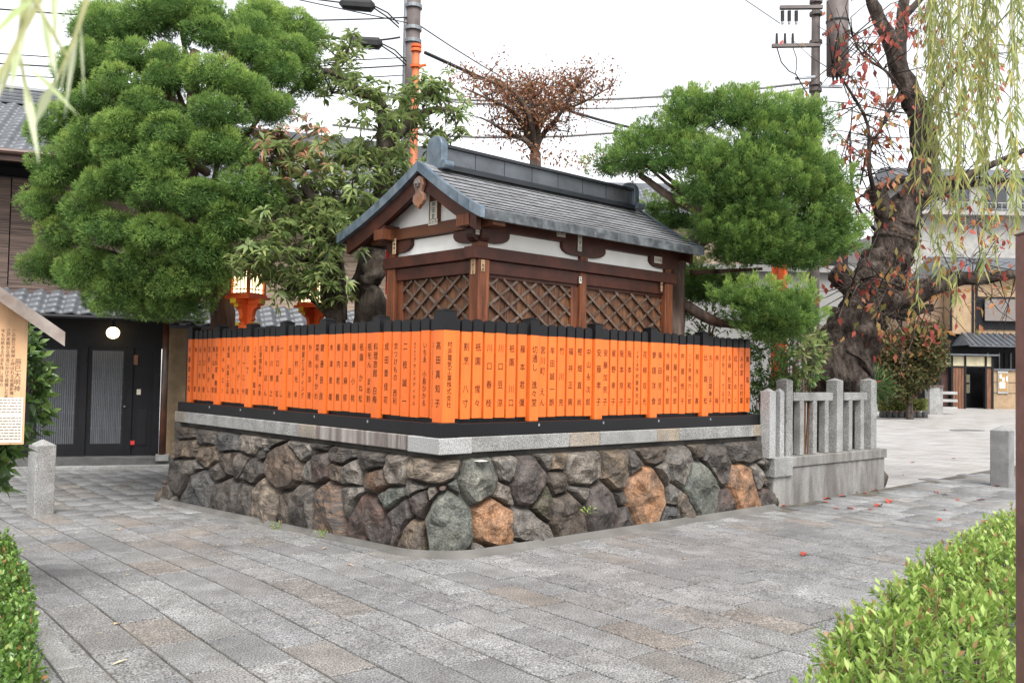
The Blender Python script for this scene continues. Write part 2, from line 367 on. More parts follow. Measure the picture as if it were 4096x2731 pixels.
# ================================================================ ROUGH STONE RETAINING WALL
FL, FR_ = 5.44, 4.96                          # fence lengths along the left (Y) and right (X) faces
RC, EO = .34, .09
def strip(s):
    """plan curve of the wall face: s<0 along the left face, s>0 along the right face"""
    arc = RC*math.pi/2; c = RC-EO
    if s < -arc/2: return np.array([-EO, c+(-s-arc/2)]), np.array([-1., 0.])
    if s > arc/2: return np.array([c+(s-arc/2), -EO]), np.array([0., -1.])
    th = math.pi+(s+arc/2)/RC
    n = np.array([math.cos(th), math.sin(th)]); return np.array([c, c])+RC*n, n
def sp(s, z, h):
    P, n = strip(s); g = gz(*P); bat = .11*(1-min(max((z-g)/.85, -.2), 1.2))
    q = P+n*(h+bat); return np.array([q[0], q[1], z])
SG = np.arange(-5.75, 5.3, .01)
S0 = prj(np.array([sp(s, 0., .04) for s in SG])); S1 = prj(np.array([sp(s, .8, .04) for s in SG]))
def topx(u, v):
    z = .8*(v-S0[:, 1])/(S1[:, 1]-S0[:, 1]); uu = S0[:, 0]+(S1[:, 0]-S0[:, 0])*z/.8
    i = int(np.argmin(abs(uu-u))); return SG[i], z[i]
ST = []                                         # (u, v, half width, half height, lean, colour)
for a in [(110,262,70,50,0,'br'),(265,285,105,62,0,'dk'),(420,325,100,85,0,'sl'),(110,385,100,75,0,'tn'),(270,440,110,85,0,'tn'),(100,545,70,110,0,'dk'),(195,520,45,55,0,'gr'),
 (620,335,190,68,0,'lt'),(430,470,55,75,0,'br'),(550,500,80,90,0,'dk'),(690,400,50,50,0,'dk'),(350,560,60,70,0,'dk'),(220,690,110,160,0,'sl'),(400,770,110,140,0,'dk'),
 (630,560,90,120,0,'dk'),(570,780,65,170,0,'dk'),(860,520,160,200,0,'tb'),(800,340,60,40,0,'dk'),(990,390,125,80,0,'gr'),(1155,345,50,32,0,'dk'),(720,790,110,210,-.3,'st'),
 (880,850,60,130,0,'br'),(1070,560,50,90,0,'gr'),(1150,530,70,130,0,'rb'),(1330,425,150,66,0,'dk'),(1290,560,60,70,0,'tn'),(1030,830,110,190,0,'dk'),(1210,830,140,200,0,'on'),
 (1400,570,80,120,0,'gr'),(1550,470,110,100,0,'dk'),(1610,620,110,100,0,'ru'),(1390,760,60,120,0,'gr'),(1530,950,150,200,-.2,'rb'),(1710,770,90,100,0,'gn'),(1730,545,90,150,0,'lt'),
 (1760,960,100,200,.35,'pu'),(1860,1080,100,155,0,'tn'),(1940,800,80,120,0,'rb'),(1920,700,60,60,0,'gr'),(2030,545,240,130,0,'st'),(2050,750,55,55,0,'lt'),(2140,720,35,30,0,'lt'),
 (2160,980,195,290,0,'gn')]:
    ST.append((680+a[0]/1.96, 1600+a[1]/1.96, a[2]/1.96, a[3]/1.96, a[4], a[5]))
for a in [(480,390,125,125,0,'gg'),(590,660,100,155,-.1,'or'),(640,330,60,90,0,'gr'),(620,480,35,60,0,'lt'),(765,400,110,160,0,'pu'),(775,680,120,110,-.4,'gr'),(865,265,30,45,0,'gr'),
 (950,285,60,55,0,'tn'),(860,540,60,120,0,'ms'),(945,420,50,80,0,'br'),(1010,600,110,140,-.25,'br'),(1090,330,110,130,0,'lt'),(1085,470,60,80,0,'gr'),(1195,560,105,155,0,'pu'),
 (1285,340,75,130,0,'tn'),(1400,310,55,60,0,'dk'),(1500,245,110,62,0,'br'),(1465,490,125,195,0,'or'),(1300,510,30,30,0,'dk'),(1325,620,40,70,0,'pu'),(1565,350,40,60,0,'gr'),
 (1665,310,80,130,0,'gr'),(1620,495,40,55,0,'gr'),(1610,600,55,50,0,'sl'),(1690,565,45,75,0,'tn'),(1775,225,45,50,0,'br'),(1795,440,110,175,0,'gn'),(1875,310,90,140,0,'dk'),
 (2030,230,85,80,0,'dk'),(1930,530,50,70,0,'rb'),(2030,430,75,150,0,'or'),(2105,380,25,40,0,'gr'),(320,420,40,50,0,'gn'),(730,790,35,25,0,'gr'),(560,850,45,25,0,'tn')]:
    ST.append((1600+a[0]/1.47, 1650+a[1]/1.47, a[2]/1.47, a[3]/1.47, a[4], a[5]))
def stonemat(k, a, b, sc=4., **kw):
    ga, gb_ = sum(a)/3, sum(b)/3; ds = .25 if k != 'orange' else .12
    a, b = tuple((c*(1-ds)+ga*ds)*(.68 if k == 'orange' else .60)*w_ for c, w_ in zip(a, (1.08, 1., .92))), tuple((c*(1-ds)+gb_*ds)*(.68 if k == 'orange' else .60)*w_ for c, w_ in zip(b, (1.08, 1., .92)))
    return mat('stone_'+k, a, .62, .42, 9, .7, 26, .4, col2=b, mixscale=sc, fleck=.35, fscale=60, **kw)
SM = dict(dk=stonemat('dark', (.060, .055, .052), (.115, .098, .085)), sl=stonemat('slate', (.062, .066, .075), (.10, .10, .10)), br=stonemat('brown', (.115, .088, .066), (.075, .060, .050)),
 tn=stonemat('tan', (.20, .145, .095), (.10, .080, .062), 5), gr=stonemat('grey', (.125, .12, .115), (.20, .185, .165), 6), lt=stonemat('pale', (.26, .235, .205), (.125, .105, .09), 6),
 tb=stonemat('tan_brown', (.165, .115, .078), (.078, .062, .054), 3), st=stonemat('streaked', (.30, .245, .185), (.105, .082, .062), 5, stretch=(1, 1, 2.4)), rb=stonemat('red_brown', (.115, .064, .050), (.072, .060, .056)),
 on=stonemat('rust_and_blue', (.24, .145, .085), (.085, .080, .086), 7, stretch=(.7, .7, 3.5)), ru=stonemat('rusty', (.21, .105, .048), (.105, .082, .066), 5), gn=stonemat('green', (.100, .120, .108), (.150, .165, .145), 5),
 pu=stonemat('purple_brown', (.108, .084, .078), (.065, .058, .058)), gg=stonemat('grey_green', (.20, .21, .185), (.082, .09, .082), 4), **{'or': stonemat('orange', (.36, .185, .088), (.20, .125, .078), 4)}, ms=stonemat('mossy', (.085, .066, .045), (.058, .062, .030), 4))
wall = thing('stone_wall', 'rough boulder retaining wall with mortar joints under the orange fence', 'stone wall', (2., 2., 0))
seeds = []
for u, v, hw, hh, lean, k in ST:
    s, z = topx(u, v); s2, _ = topx(u+hw, v); s1, _ = topx(u-hw, v); _, za = topx(u, v-hh); _, zb = topx(u, v+hh)
    seeds.append([s, z, max((s2-s1)/2, .03), max((za-zb)/2, .03), lean, k])
SC = np.array([q[:2] for q in seeds]); SA = np.array([q[2] for q in seeds]); SB = np.array([q[3] for q in seeds]); SL_ = np.array([q[4] for q in seeds])
def edist(p):
    d = p[:, None, :]-SC[None]; ds = d[..., 0]-SL_*d[..., 1]; ar = np.sqrt(np.clip(SA/SB, .45, 2.2)); return (ds/ar)**2+(d[..., 1]*ar)**2-SA*SB*.9
OUT = []
for i, q in enumerate(seeds):
    nd = 40; outl = []
    for k in range(nd):
        th = 2*math.pi*k/nd; dr = np.array([math.cos(th)*q[2], math.sin(th)*q[3]]); dr[0] += q[4]*dr[1]
        tt = np.linspace(.04, 2.6, 130); pts = SC[i]+tt[:, None]*dr; E = edist(pts); own = E[:, i].copy(); E[:, i] = 99
        bad = (E.min(1) < own) | (pts[:, 1] > .84) | (pts[:, 0] < -5.72) | (pts[:, 0] > 5.12) | (pts[:, 1] < -.24)
        j = int(np.argmax(bad)) if bad.any() else len(tt)
        outl.append(min(tt[max(j-1, 0)]*(1+.05*noise.noise(Vector((math.cos(th)*2.5+i*7, math.sin(th)*2.5, i)))), 2.3))
    outl = np.array(outl); sm = (np.roll(outl, 1)+2*outl+np.roll(outl, -1))/4; OUT.append(np.minimum(outl, sm+.14)*.985)
# chinking stones in whatever gaps are left
gs, gzz = np.meshgrid(np.arange(-5.68, 5.1, .02), np.arange(-.16, .82, .02)); GP = np.stack([gs.ravel(), gzz.ravel()], 1); cov = np.zeros(len(GP), bool)
def mark(i):
    q = seeds[i]; d = GP-np.array(q[:2]); ds = (d[:, 0]-q[4]*d[:, 1])/q[2]; dz = d[:, 1]/q[3]; r = np.hypot(ds, dz); th = np.mod(np.arctan2(dz, ds), 2*math.pi)/(2*math.pi)*40
    cov[r < np.interp(th, np.arange(41), np.append(OUT[i], OUT[i][0]))] = True
for i in range(len(seeds)): mark(i)
keys = ['dk', 'br', 'gr', 'sl', 'pu', 'dk', 'rb', 'gr']
for _ in range(90):
    free = GP[~cov]
    if not len(free): break
    C_ = GP[cov]; best = None
    for f in free[rng.permutation(len(free))[:500]]:
        dd = np.min(np.hypot(C_[:, 0]-f[0], C_[:, 1]-f[1]))
        if best is None or dd > best[0]: best = (dd, f)
    if best[0] < .022: break
    r = best[0]*1.12; asp = random.uniform(.8, 1.4); seeds.append([best[1][0], best[1][1], r*asp, r/asp*1.05, random.uniform(-.3, .3), random.choice(keys)])
    OUT.append(np.array([1+.14*noise.noise(Vector((math.cos(k*.157)*1.6+len(seeds), math.sin(k*.157)*1.6, 3))) for k in range(40)])); mark(len(seeds)-1)
print('stones', len(seeds))
for i, q in enumerate(seeds):
    nd = 40; outl = OUT[i]; c_i = np.array(q[:2])
    H = min((.05+.26*min(q[2], q[3]))*random.uniform(.75, 1.2), .125)
    rings = [1.0, .97, .91, .81, .67, .50, .33, .16]; vs = []
    planes = [(random.uniform(-.62, .62), random.uniform(-.55, .70), random.uniform(.0, .030)) for _ in range(5)]
    for rho in rings+[0]:
        for k in range(nd if rho else 1):
            th = 2*math.pi*k/nd; dr = np.array([math.cos(th)*q[2], math.sin(th)*q[3]]); dr[0] += q[4]*dr[1]
            p = c_i+dr*outl[k]*rho if rho else c_i
            h = -.055+(H+.055)*(1-rho**5); rel = p-c_i
            fac = max(min(H*.75+a_*rel[0]*.8+b_*rel[1]*.8+c_ for a_, b_, c_ in planes), H*.38); h = min(h, fac)
            pn = Vector((p[0]*7+i*3.7, p[1]*7, i*1.3))
            h += (.026*noise.noise(pn)+.015*noise.noise(pn*2.7)+.007*noise.noise(pn*6)-.035*abs(noise.noise(pn*.9+Vector((5, 3, 1))))+.012)*(1-rho**4)
            vs.append(sp(p[0], p[1], h))
    fs = [(a*nd+k, a*nd+(k+1) % nd, (a+1)*nd+(k+1) % nd, (a+1)*nd+k) for a in range(len(rings)-1) for k in range(nd)]
    c = len(rings)*nd; fs += [((len(rings)-1)*nd+k, (len(rings)-1)*nd+(k+1) % nd, c) for k in range(nd)]
    MB().add(vs, fs).obj('stone', SM[q[5]], wall, smooth=False)
# mortar core following the same curve
ss = np.linspace(-5.7, 5.15, 110); zs = [-.3, 0, .2, .4, .6, .8, .885]
V = [tuple(sp(s, z, -.052+.012*noise.noise(Vector((s*4, z*5, 0))) - (0.0 if z < .85 else .02))) for z in zs for s in ss]; n = len(ss)
b = MB().add(V, [(j*n+i, j*n+i+1, (j+1)*n+i+1, (j+1)*n+i) for j in range(len(zs)-1) for i in range(n-1)])
top = [tuple(sp(s, .885, -.01)) for s in ss]; inn = [(max(p[0], .25), max(p[1], .25), .885) for p in top]
b.add(top+inn, [(i, i+1, n+i+1, n+i) for i in range(n-1)])
b.obj('mortar_core', M['mortar'], wall, smooth=True)
# cement fillet along the foot of the wall
ss2 = np.linspace(-5.6, 5.1, 150); V = []
for s in ss2:
    w2 = (.03 if s < 0 else .08)+.04*noise.noise(Vector((s*2.3, 7, 0))); P, n_ = strip(s); g = gz(*P)
    for o_, z in ((.08, .055), (.08+w2*.5, .022), (.10+w2, .004), (.11+w2, -.03)): q = P+n_*(o_+.10); V.append((q[0], q[1], gz(*q)+z))
MB().add(V, [(i*4+k, i*4+k+1, i*4+k+5, i*4+k+4) for i in range(len(ss2)-1) for k in range(3)]).obj('cement_fillet', mat('cement', (.15, .143, .132), .9, .25, 6, .4, 60, .2, col2=(.10, .094, .086)), wall, smooth=True)
b = MB()
# end returns of the wall (left end and right end), with a few corner boulders seen end-on
b.box(-.10, .5, 5.45, 5.62, -.3, .88); b.box(4.95, 5.12, -.10, .5, -.2, .88); b.obj('end_core', M['mortar'], wall)
for (x, y, z, r, k) in [(.10, 5.60, .68, .13, 'br'), (.08, 5.62, .45, .15, 'tn'), (.10, 5.60, .18, .16, 'dk'), (.10, 5.60, -.05, .15, 'sl'), (5.13, .02, .12, .12, 'gr'), (5.15, -.12, .08, .13, 'dk'), (5.10, -.05, .3, .10, 'tn')]:
    vs = []; nd = 16
    for a in range(9):
        ph = math.pi*a/8
        for kk in range(nd):
            th = 2*math.pi*kk/nd; d = Vector((math.sin(ph)*math.cos(th), math.sin(ph)*math.sin(th), math.cos(ph)*.9)); rr = r*(1+.3*noise.noise(d*1.5+Vector((x*9, y*3, z*7))))
            vs.append((x+d.x*rr, y+d.y*rr, z+d.z*rr))
    MB().add(vs, [(a*nd+kk, (a+1)*nd+kk, (a+1)*nd+(kk+1) % nd, a*nd+(kk+1) % nd) for a in range(8) for kk in range(nd)]).obj('stone', SM[k], wall, smooth=True)
# granite coping blocks, z .885 - 1.028
def cop(x0, x1, y0, y1, k, z0=.888, z1=1.027): MB().box(x0, x1, y0, y1, z0, z1).obj('coping_block', M[k], wall, bevel=.008)
ce = .105
for y0, y1, k in [(5.3, 5.62, 'granite_brown'), (3.62, 5.294, 'granite'), (2.35, 3.614, 'granite'), (2.0, 2.344, 'granite_brown'), (.36, 1.994, 'coping_stain')]: cop(-ce+.002, .22, y0, y1, k)
cop(-ce-.012, .26, -ce-.012, .354, 'granite_light', .882)
for x0, x1, k in [(.266, 1.55, 'granite'), (1.556, 2.0, 'granite_brown'), (2.006, 2.95, 'granite'), (2.956, 3.35, 'granite_brown'), (3.356, 4.86, 'granite'), (4.866, 5.13, 'granite_brown')]: cop(x0, x1, -ce+.002, .22, k)
# small paper slip on the boulder
pp, zz = topx(1918, 1829)
P = sp(pp, .80, .06); tag(MB().box(P[0]-.05, P[0]+.05, P[1]-.035, P[1]+.035, P[2]+.012, P[2]+.016).obj('paper_slip', M['plaster']), 'small white paper slip lying on top of a grey-green boulder', 'paper')
# planted ground inside the enclosure
struct(MB().box(.225, 4.94, .225, 5.44, -.3, .93).obj('planting_bed', M['soil']))
# ================================================================ LETTERING
_CH = {}
def glyph(ch):
    if ch in _CH: return _CH[ch]
    cu = bpy.data.curves.new('g', 'FONT'); cu.body = ch; cu.size = 1; cu.resolution_u = 2; cu.fill_mode = 'BOTH' if False else 'FRONT'; cu.offset = .001
    o = bpy.data.objects.new('g', cu); COL.objects.link(o); dg = bpy.context.evaluated_depsgraph_get(); dg.update()
    me = bpy.data.meshes.new_from_object(o.evaluated_get(dg)); v = np.array([p.co for p in me.vertices]).reshape(-1, 3); f = [tuple(p.vertices) for p in me.polygons]
    bpy.data.objects.remove(o); bpy.data.curves.remove(cu); bpy.data.meshes.remove(me)
    if len(v):
        if ord(ch) > 0x2e80: v = v-np.array([.5, .38, 0])
        else: v = v-np.array([(v[:, 0].min()+v[:, 0].max())/2, .36, 0])
    _CH[ch] = (v, f); return _CH[ch]
def lettering(slots, size, org, right, mt, parent, name='lettering', xs=.9):
    """slots: (char, dx, dz, scale) about org; right = horizontal unit vector on the face"""
    b = MB(); rt = np.array(right, float); up = np.array([0, 0, 1.])
    for ch, dx, dz, sc in slots:
        v, f = glyph(ch)
        if not len(v): continue
        b.add(np.array(org)+(v[:, :1]*size*sc*xs+dx)*rt+(v[:, 1:2]*size*sc+dz)*up, f)
    if b.v: return b.obj(name, mt, parent)
def vertical(text, z0, z1, size):
    """evenly spread column, top z0 to bottom z1; 'small|rest' sets a smaller prefix"""
    small = ''
    if '|' in text: small, text = text.split('|')
    n = len(text)+len(small)*.62; step = (z0-z1)/max(n-.25, 1) if n > 1 else 0; out = []; z = z0
    for ch in small: out.append((ch, 0, z-step*.25, .58)); z -= step*.62
    first = True
    if len(text) > 1:
        st = (z-z1-size*.9)/(len(text)-1)
        for i, ch in enumerate(text): out.append((ch, 0, z-size*.45-i*st, min(1, st*1.02/size)))
    return out

# ================================================================ ORANGE SHRINE FENCE
fence = thing('shrine_fence', 'vermilion picket fence with black tops and lettered slats on the boulder wall', 'fence', (0, 0, 1.03))
ZB, ZT, ZP, ZTOP = 1.158, 1.989, 2.105, 2.165
left_posts = [5.44, 4.62, 3.77, 2.94, 2.07, 1.07, 0.0]
left_txt = [['今藤政之祐', '林 節', '谷口良香', '谷口俊樹', '里美たかし', '秋山敏郎'], ['割烹料理 舞扇', 'KANZI', '祇園 内藤工務店', 'ゑり萬', 'デデグモ', 'よーじや'],
 ['原了郭', '上七軒|相原 龍馬', '広東御料理 竹香', '友々ぽん', '曽川博之', '谷口直玄'], ['一よし', '成 田 治', '野村光孝', '柳屋ビルディング', '外池洋隆', '菜処やすかわ'],
 ['鍵善良房', '木津恵雄', '藪内君鶴', '阪本麻郁', '藤廣小桃', '祇園 かね松', '祇をん まめ鈴'], ['料理旅館 白梅', '成田章佳司', '京つけもの 西利', '二枝誠一', '株式会社|アサヒメディカル', 'いちゑ 小島ひかる', '神奈比']]
right_posts = [0.0, 1.14, 2.08, 3.0, 3.98, 5.04]
right_txt = [['', '京都花街国民健康保険組合', '割烹 八寸', '祇園 惺々', '川口春枝', '川口豆涼', '祇園 川口', '藤本君彌'], ['切通し 進々堂', '宮川町 えん', '牟田誠一朗', '竹川充', '福井正興', '樫畑直尚', '中山永次郎'],
 ['安藤孝子', '安藤加奈子', '星野幸子', '阪本京子', '阪本和子', '万里小路|中村屋寿司店', '花柳双光'], ['壹錢洋食', '柴田芳豆', '今藤政十郎', '今藤佐志郎', '杵屋悦子', '十三世|杵屋六三郎', '桐木千壽'],
 ['比路松', '丸八 吉岡幸子', '桝梅', 'ぎをん てる子', '多麻 松尾久枝', '紅とめこ', 'みの家 吉村薫', '廣島家']]
def picket(wd, th, zb, zt, zp, ztop, pyr):
    b = MB(); x = wd/2; y = th/2
    b.box(-x, x, -y, y, zb, zt)
    if pyr:
        b.box(-x-.001, x+.001, -y-.001, y+.001, zt, zp, 1)
        b.add([(-x-.006, -y-.006, zp), (x+.006, -y-.006, zp), (x+.006, y+.006, zp), (-x-.006, y+.006, zp), (0, 0, ztop)], [(0, 1, 4), (1, 2, 4), (2, 3, 4), (3, 0, 4), (3, 2, 1, 0)], 1)
    else:
        b.prism([(-x-.001, zt), (x+.001, zt), (x+.001, zp-.018), (x*.35, zp), (-x*.35, zp), (-x-.001, zp-.018)], lambda a, c, t: (a, t, c), -y-.001, y+.001, 1)
    me = b.mesh('picket', [M['orange'], M['black']], centre=np.zeros(3))[0]
    return me
PW = .118
post_me = picket(PW, PW, ZB-.006, ZT, 2.145, 2.168, True)
SLM = {}
def slat_me(wd):
    k = round(wd, 3)
    if k not in SLM: SLM[k] = picket(wd, .034, 1.188, ZT, ZP, 0, False)
    return SLM[k]
def put(me, nm, c, side, txt, proud):
    # side 'L': face looks to -X; 'R': face looks to -Y; meshes are built looking to -Y
    jz = random.uniform(-.004, .004) if nm == 'slat' else 0
    o = link(nm, me, (c[0], c[1], jz), fence, (0, 0, -math.pi/2 if side == 'L' else 0))
    if nm == 'slat': o.rotation_euler[1] = random.uniform(-.0025, .0025)
    if txt:
        if side == 'L': org = (c[0]-proud-.0018, c[1], 0); rt = (0, -1, 0)
        else: org = (c[0], c[1]-proud-.0018, 0); rt = (1, 0, 0)
        big = .080 if nm == 'slat' else .086
        n = len(txt.replace('|', ''))
        t = lettering(vertical(txt, 1.885, 1.295, min(big, .56/max(n, 2)*1.05)), min(big, .56/max(n, 2)*1.05), org, rt, M['ink'], None)
        if t:  # parent under the rotated picket keeping the world place
            t.parent = o; bpy.context.view_layer.update(); 
            t.matrix_parent_inverse = (Matrix.Translation(wloc(fence)) @ Matrix.Translation(o.location) @ o.rotation_euler.to_matrix().to_4x4()).inverted()
    return o
for i in range(6):
    p0, p1 = left_posts[i], left_posts[i+1]; tx = left_txt[i]; n = len(tx)
    put(post_me, 'post', (PW/2, p0), 'L', tx[0], PW/2)
    pitch = (p0-p1)/n
    for k in range(1, n): put(slat_me(pitch*.80), 'slat', (.024+.017, p0-k*pitch), 'L', tx[k], .017)
for i in range(5):
    p0, p1 = right_posts[i], right_posts[i+1]; tx = right_txt[i]; n = len(tx)
    if i: put(post_me, 'post', (p0, PW/2), 'R', tx[0], PW/2)
    pitch = (p1-p0)/n
    for k in range(1, n): put(slat_me(pitch*.80), 'slat', (p0+k*pitch, .024+.017), 'R', tx[k], .017)
# corner post with two lettered faces, end posts
cp = link('corner_post', picket(.145, .145, ZB-.006, ZT, 2.165, 2.19, True), (.0725-.004, .0725-.004, 0), fence)
lettering(vertical('村井電気工業株式会社', 1.89, 1.29, .064), .064, (.0685, -.004-.0018, 0), (1, 0, 0), M['ink'], cp)
lettering(vertical('髙田真知子', 1.885, 1.295, .08), .08, (-.004-.0018, .0685, 0), (0, -1, 0), M['ink'], cp)
MB().box(.008, .10, 5.48, 5.56, 1.16, 2.12).obj('end_post', M['black'], fence)
# rails behind the pickets
for z0, z1 in [(1.27, 1.35), (1.80, 1.88)]:
    MB().box(.060, .10, .15, 5.42, z0, z1).obj('rail', M['orange'], fence); MB().box(.15, 4.96, .060, .10, z0, z1).obj('rail', M['orange'], fence)
MB().box(.061, .10, .15, 5.42, 1.151, 1.20).obj('gap_shade_strip', M['black'], fence); MB().box(.15, 4.96, .061, .10, 1.151, 1.20).obj('gap_shade_strip', M['black'], fence)  # black strips added behind the gap under the slats, standing in for interior shade
# black sill beams with a crossing corner
MB().box(-.075, .12, .13, 5.60, 1.03, 1.15).obj('sill_beam', M['black'], fence, bevel=.006)
MB().box(.13, 5.10, -.075, .12, 1.03, 1.15).obj('sill_beam', M['black'], fence, bevel=.006)
MB().box(-.10, .129, -.10, .129, 1.029, 1.158).obj('sill_corner', M['black'], fence, bevel=.006)
MB().box(5.02, 5.14, -.085, .125, 1.029, 1.153).obj('sill_end', M['black'], fence, bevel=.006)
pegm = M['metal_grey']
for p in left_posts[1:-1]: MB().box(-.079, -.07, p-.010, p+.010, 1.105, 1.13).obj('peg', M['cable_grey'], fence)
for p in right_posts[1:-1]: MB().box(p-.010, p+.010, -.079, -.07, 1.105, 1.13).obj('peg', M['cable_grey'], fence)
# ================================================================ SHRINE PAVILION
SX0, SX1, SY0, SY1 = 1.0, 4.07, .70, 2.17; SXM = 2.52
XV0, XV1, YE0, YE1, YR, ZR = .72, 4.42, .37, 2.99, 1.42, 3.85
shrine = thing('shrine_pavilion', 'small wooden shrine with grey copper roof, white plaster and diamond lattice walls', 'shrine', (2.5, 1.45, .93))
hp = .075
for x, y in [(SX0, SY0), (SXM, SY0), (SX1, SY0), (SX0, SY1), (SX1, SY1)]:
    q = hp if (x, y) != (SXM, SY0) else .055
    MB().box(x-q, x+q, y-q, y+q, .93, 2.775).obj('post', M['wood_post'], shrine, bevel=.008)
# lintels under the head beam, and the head beam
for nm, z0, z1, o in [('lintel', 2.635, 2.774, .045), ('head_beam', 2.778, 2.905, .088)]:
    MB().box(SX0+.076, SX1+.03, SY0-o, SY0+o, z0, z1).obj(nm, M['wood'], shrine, bevel=.006) if nm == 'lintel' else MB().box(SX0-.14, SX1+.14, SY0-o, SY0+o, z0, z1).obj(nm, M['wood'], shrine, bevel=.006)
    MB().box(SX0-o-.002, SX0+o-.002, SY0+(.09 if o < .06 else .0895), SY1+.14, z0+.001, z1-.001).obj(nm, M['wood'], shrine, bevel=.006)
    MB().box(SX1-o, SX1+o, SY0+.0895, SY1+.14, z0+.001, z1-.001).obj(nm, M['wood'], shrine, bevel=.006)
MB().box(SX0+.0, SX1, SY1-.08, SY1+.08, 2.779, 2.904).obj('head_beam', M['wood'], shrine)
MB().box(SX0+.09, SXM-.065, SY0-.02, SY0+.05, 2.60, 2.634).obj('panel_rail', M['wood'], shrine); MB().box(SXM+.065, SX1-.085, SY0-.02, SY0+.05, 2.60, 2.634).obj('panel_rail', M['wood'], shrine)
# stiles beside the lattice on the gable side and next to the middle post
MB().box(SX0-.02, SX0+.05, SY1-.17, SY1-.078, .93, 2.634).obj('stile', M['wood_post'], shrine)
MB().box(SXM-.17, SXM-.058, SY0-.025, SY0+.05, .93, 2.6).obj('stile', M['wood_post'], shrine)
# white plaster infill
MB().box(SX0+.02, SX1-.02, SY0-.015, SY0+.03, 2.906, 3.085).obj('plaster_panel', M['plaster'], shrine)
MB().box(SX0-.015, SX0+.03, SY0+.031, SY1-.02, 2.906, 3.085).obj('plaster_panel', M['plaster'], shrine)
MB().box(SX1-.03, SX1+.015, SY0+.031, SY1-.02, 2.906, 3.085).obj('plaster_panel', M['plaster'], shrine)
# bearing blocks and boat-shaped bracket arms
hj = [(-.36, 3.088), (-.36, 3.03), (-.33, 2.995), (-.27, 2.968), (-.18, 2.955), (.18, 2.955), (.27, 2.968), (.33, 2.995), (.36, 3.03), (.36, 3.088)]
for x in (SX0, SXM, SX1):
    MB().box(x-.06, x+.06, SY0-.06, SY0+.06, 2.9055, 2.956).obj('bearing_block', M['wood_post'], shrine)
    lo = .64 if x == SX0 else 1.; hi = .55 if x == SX1 else 1.
    MB().prism([(x+(a if a > 0 else a*.42 if x == SX0 else a)*(hi if a > 0 else 1), c) for a, c in hj], lambda a, c, t: (a, t, c), SY0-.062, SY0+.05).obj('bracket_arm', M['wood'], shrine)
for y in (SY0, SY1):
    if y == SY1: MB().box(SX0-.06, SX0+.06, y-.06, y+.06, 2.9055, 2.956).obj('bearing_block', M['wood_post'], shrine)
    MB().prism([(y+(a*.3 if (y == SY0 and a < 0) or (y == SY1 and a > 0) else a), c-.001) for a, c in hj], lambda a, c, t: (t, a, c), SX0-.064, SX0+.05).obj('bracket_arm', M['wood'], shrine)
# purlins, gable tie beam, king strut, gable plaster
for y in (SY0, SY1): MB().box(XV0+.06, XV1-.06, y-.065, y+.065, 3.088, 3.26).obj('purlin', M['wood'], shrine)
MB().box(SX0-.085, SX0+.085, SY0-.30, SY1+.42, 3.095, 3.225).obj('tie_beam', mat('tie_beam_wood', (.125, .045, .018), .5, .25, 6, .1, 60, .3, col2=(.08, .027, .012), stretch=(4, .6, 4)), shrine, bevel=.006)
MB().box(SX0-.24, SX0-.086, SY0-.10, SY0+.10, 3.10, 3.215).obj('beam_nose', M['wood_post'], shrine); MB().box(SX0-.24, SX0-.086, SY1-.08, SY1+.12, 3.10, 3.215).obj('beam_nose', M['wood_post'], shrine)
def roofz(y):
    """top of the roof: concave towards both eaves"""
    t = (YR-y)/(YR-YE0) if y < YR else (y-YR)/(YE1-YR)
    drop = ZR-(3.235 if y < YR else 3.215)
    return ZR-drop*(1.12*t-.12*t*t*t) if y < YR else ZR-drop*(1.30*t-.30*t*t)
tri = [(y, roofz(y)-.13) for y in np.linspace(SY0-.1, SY1+.25, 12)]
MB().prism([(SY0-.1, 3.226), *tri, (SY1+.25, 3.226)], lambda a, c, t: (t, a, c), SX0-.01, SX0+.03).obj('gable_plaster', M['plaster'], shrine)
MB().box(SX0-.06, SX0-.011, YR-.075, YR+.075, 3.226, 3.70).obj('king_strut', M['wood_post'], shrine)
# roof deck (dark boards) following the curve, barge boards, rafters
def curve_slab(x0, x1, ya, yb, o0, o1, n=22):
    ys = np.linspace(ya, yb, n); b = MB(); vs = []
    for y in ys: vs += [(x0, y, roofz(y)+o0), (x0, y, roofz(y)+o1), (x1, y, roofz(y)+o1), (x1, y, roofz(y)+o0)]
    fs = [(4*i+k, 4*i+(k+1) % 4, 4*(i+1)+(k+1) % 4, 4*(i+1)+k) for i in range(n-1) for k in range(4)]+[(3, 2, 1, 0), (4*n-4, 4*n-3, 4*n-2, 4*n-1)]
    b.add(vs, fs); return b
curve_slab(XV0+.03, XV1-.03, YE0+.03, YE1-.03, -.085, -.02).obj('roof_deck', M['wood'], shrine)
for x0, x1 in [(XV0+.05, XV0+.11), (XV1-.11, XV1-.05)]:
    for ya, yb in [(YE0+.12, YR+.001), (YR+.002, YE1-.12)]: curve_slab(x0, x1, ya, yb, -.255, -.087, 12).obj('barge_board', M['wood'], shrine)
for x in np.arange(XV0+.22, XV1-.15, .17): curve_slab(x, x+.045, YE0+.09, SY0+.02, -.135, -.0855, 4).obj('rafter', M['wood'], shrine)
for x in np.arange(XV0+.22, XV0+1.3, .17): curve_slab(x, x+.045, SY1-.02, YE1-.10, -.135, -.0855, 6).obj('rafter', M['wood'], shrine)
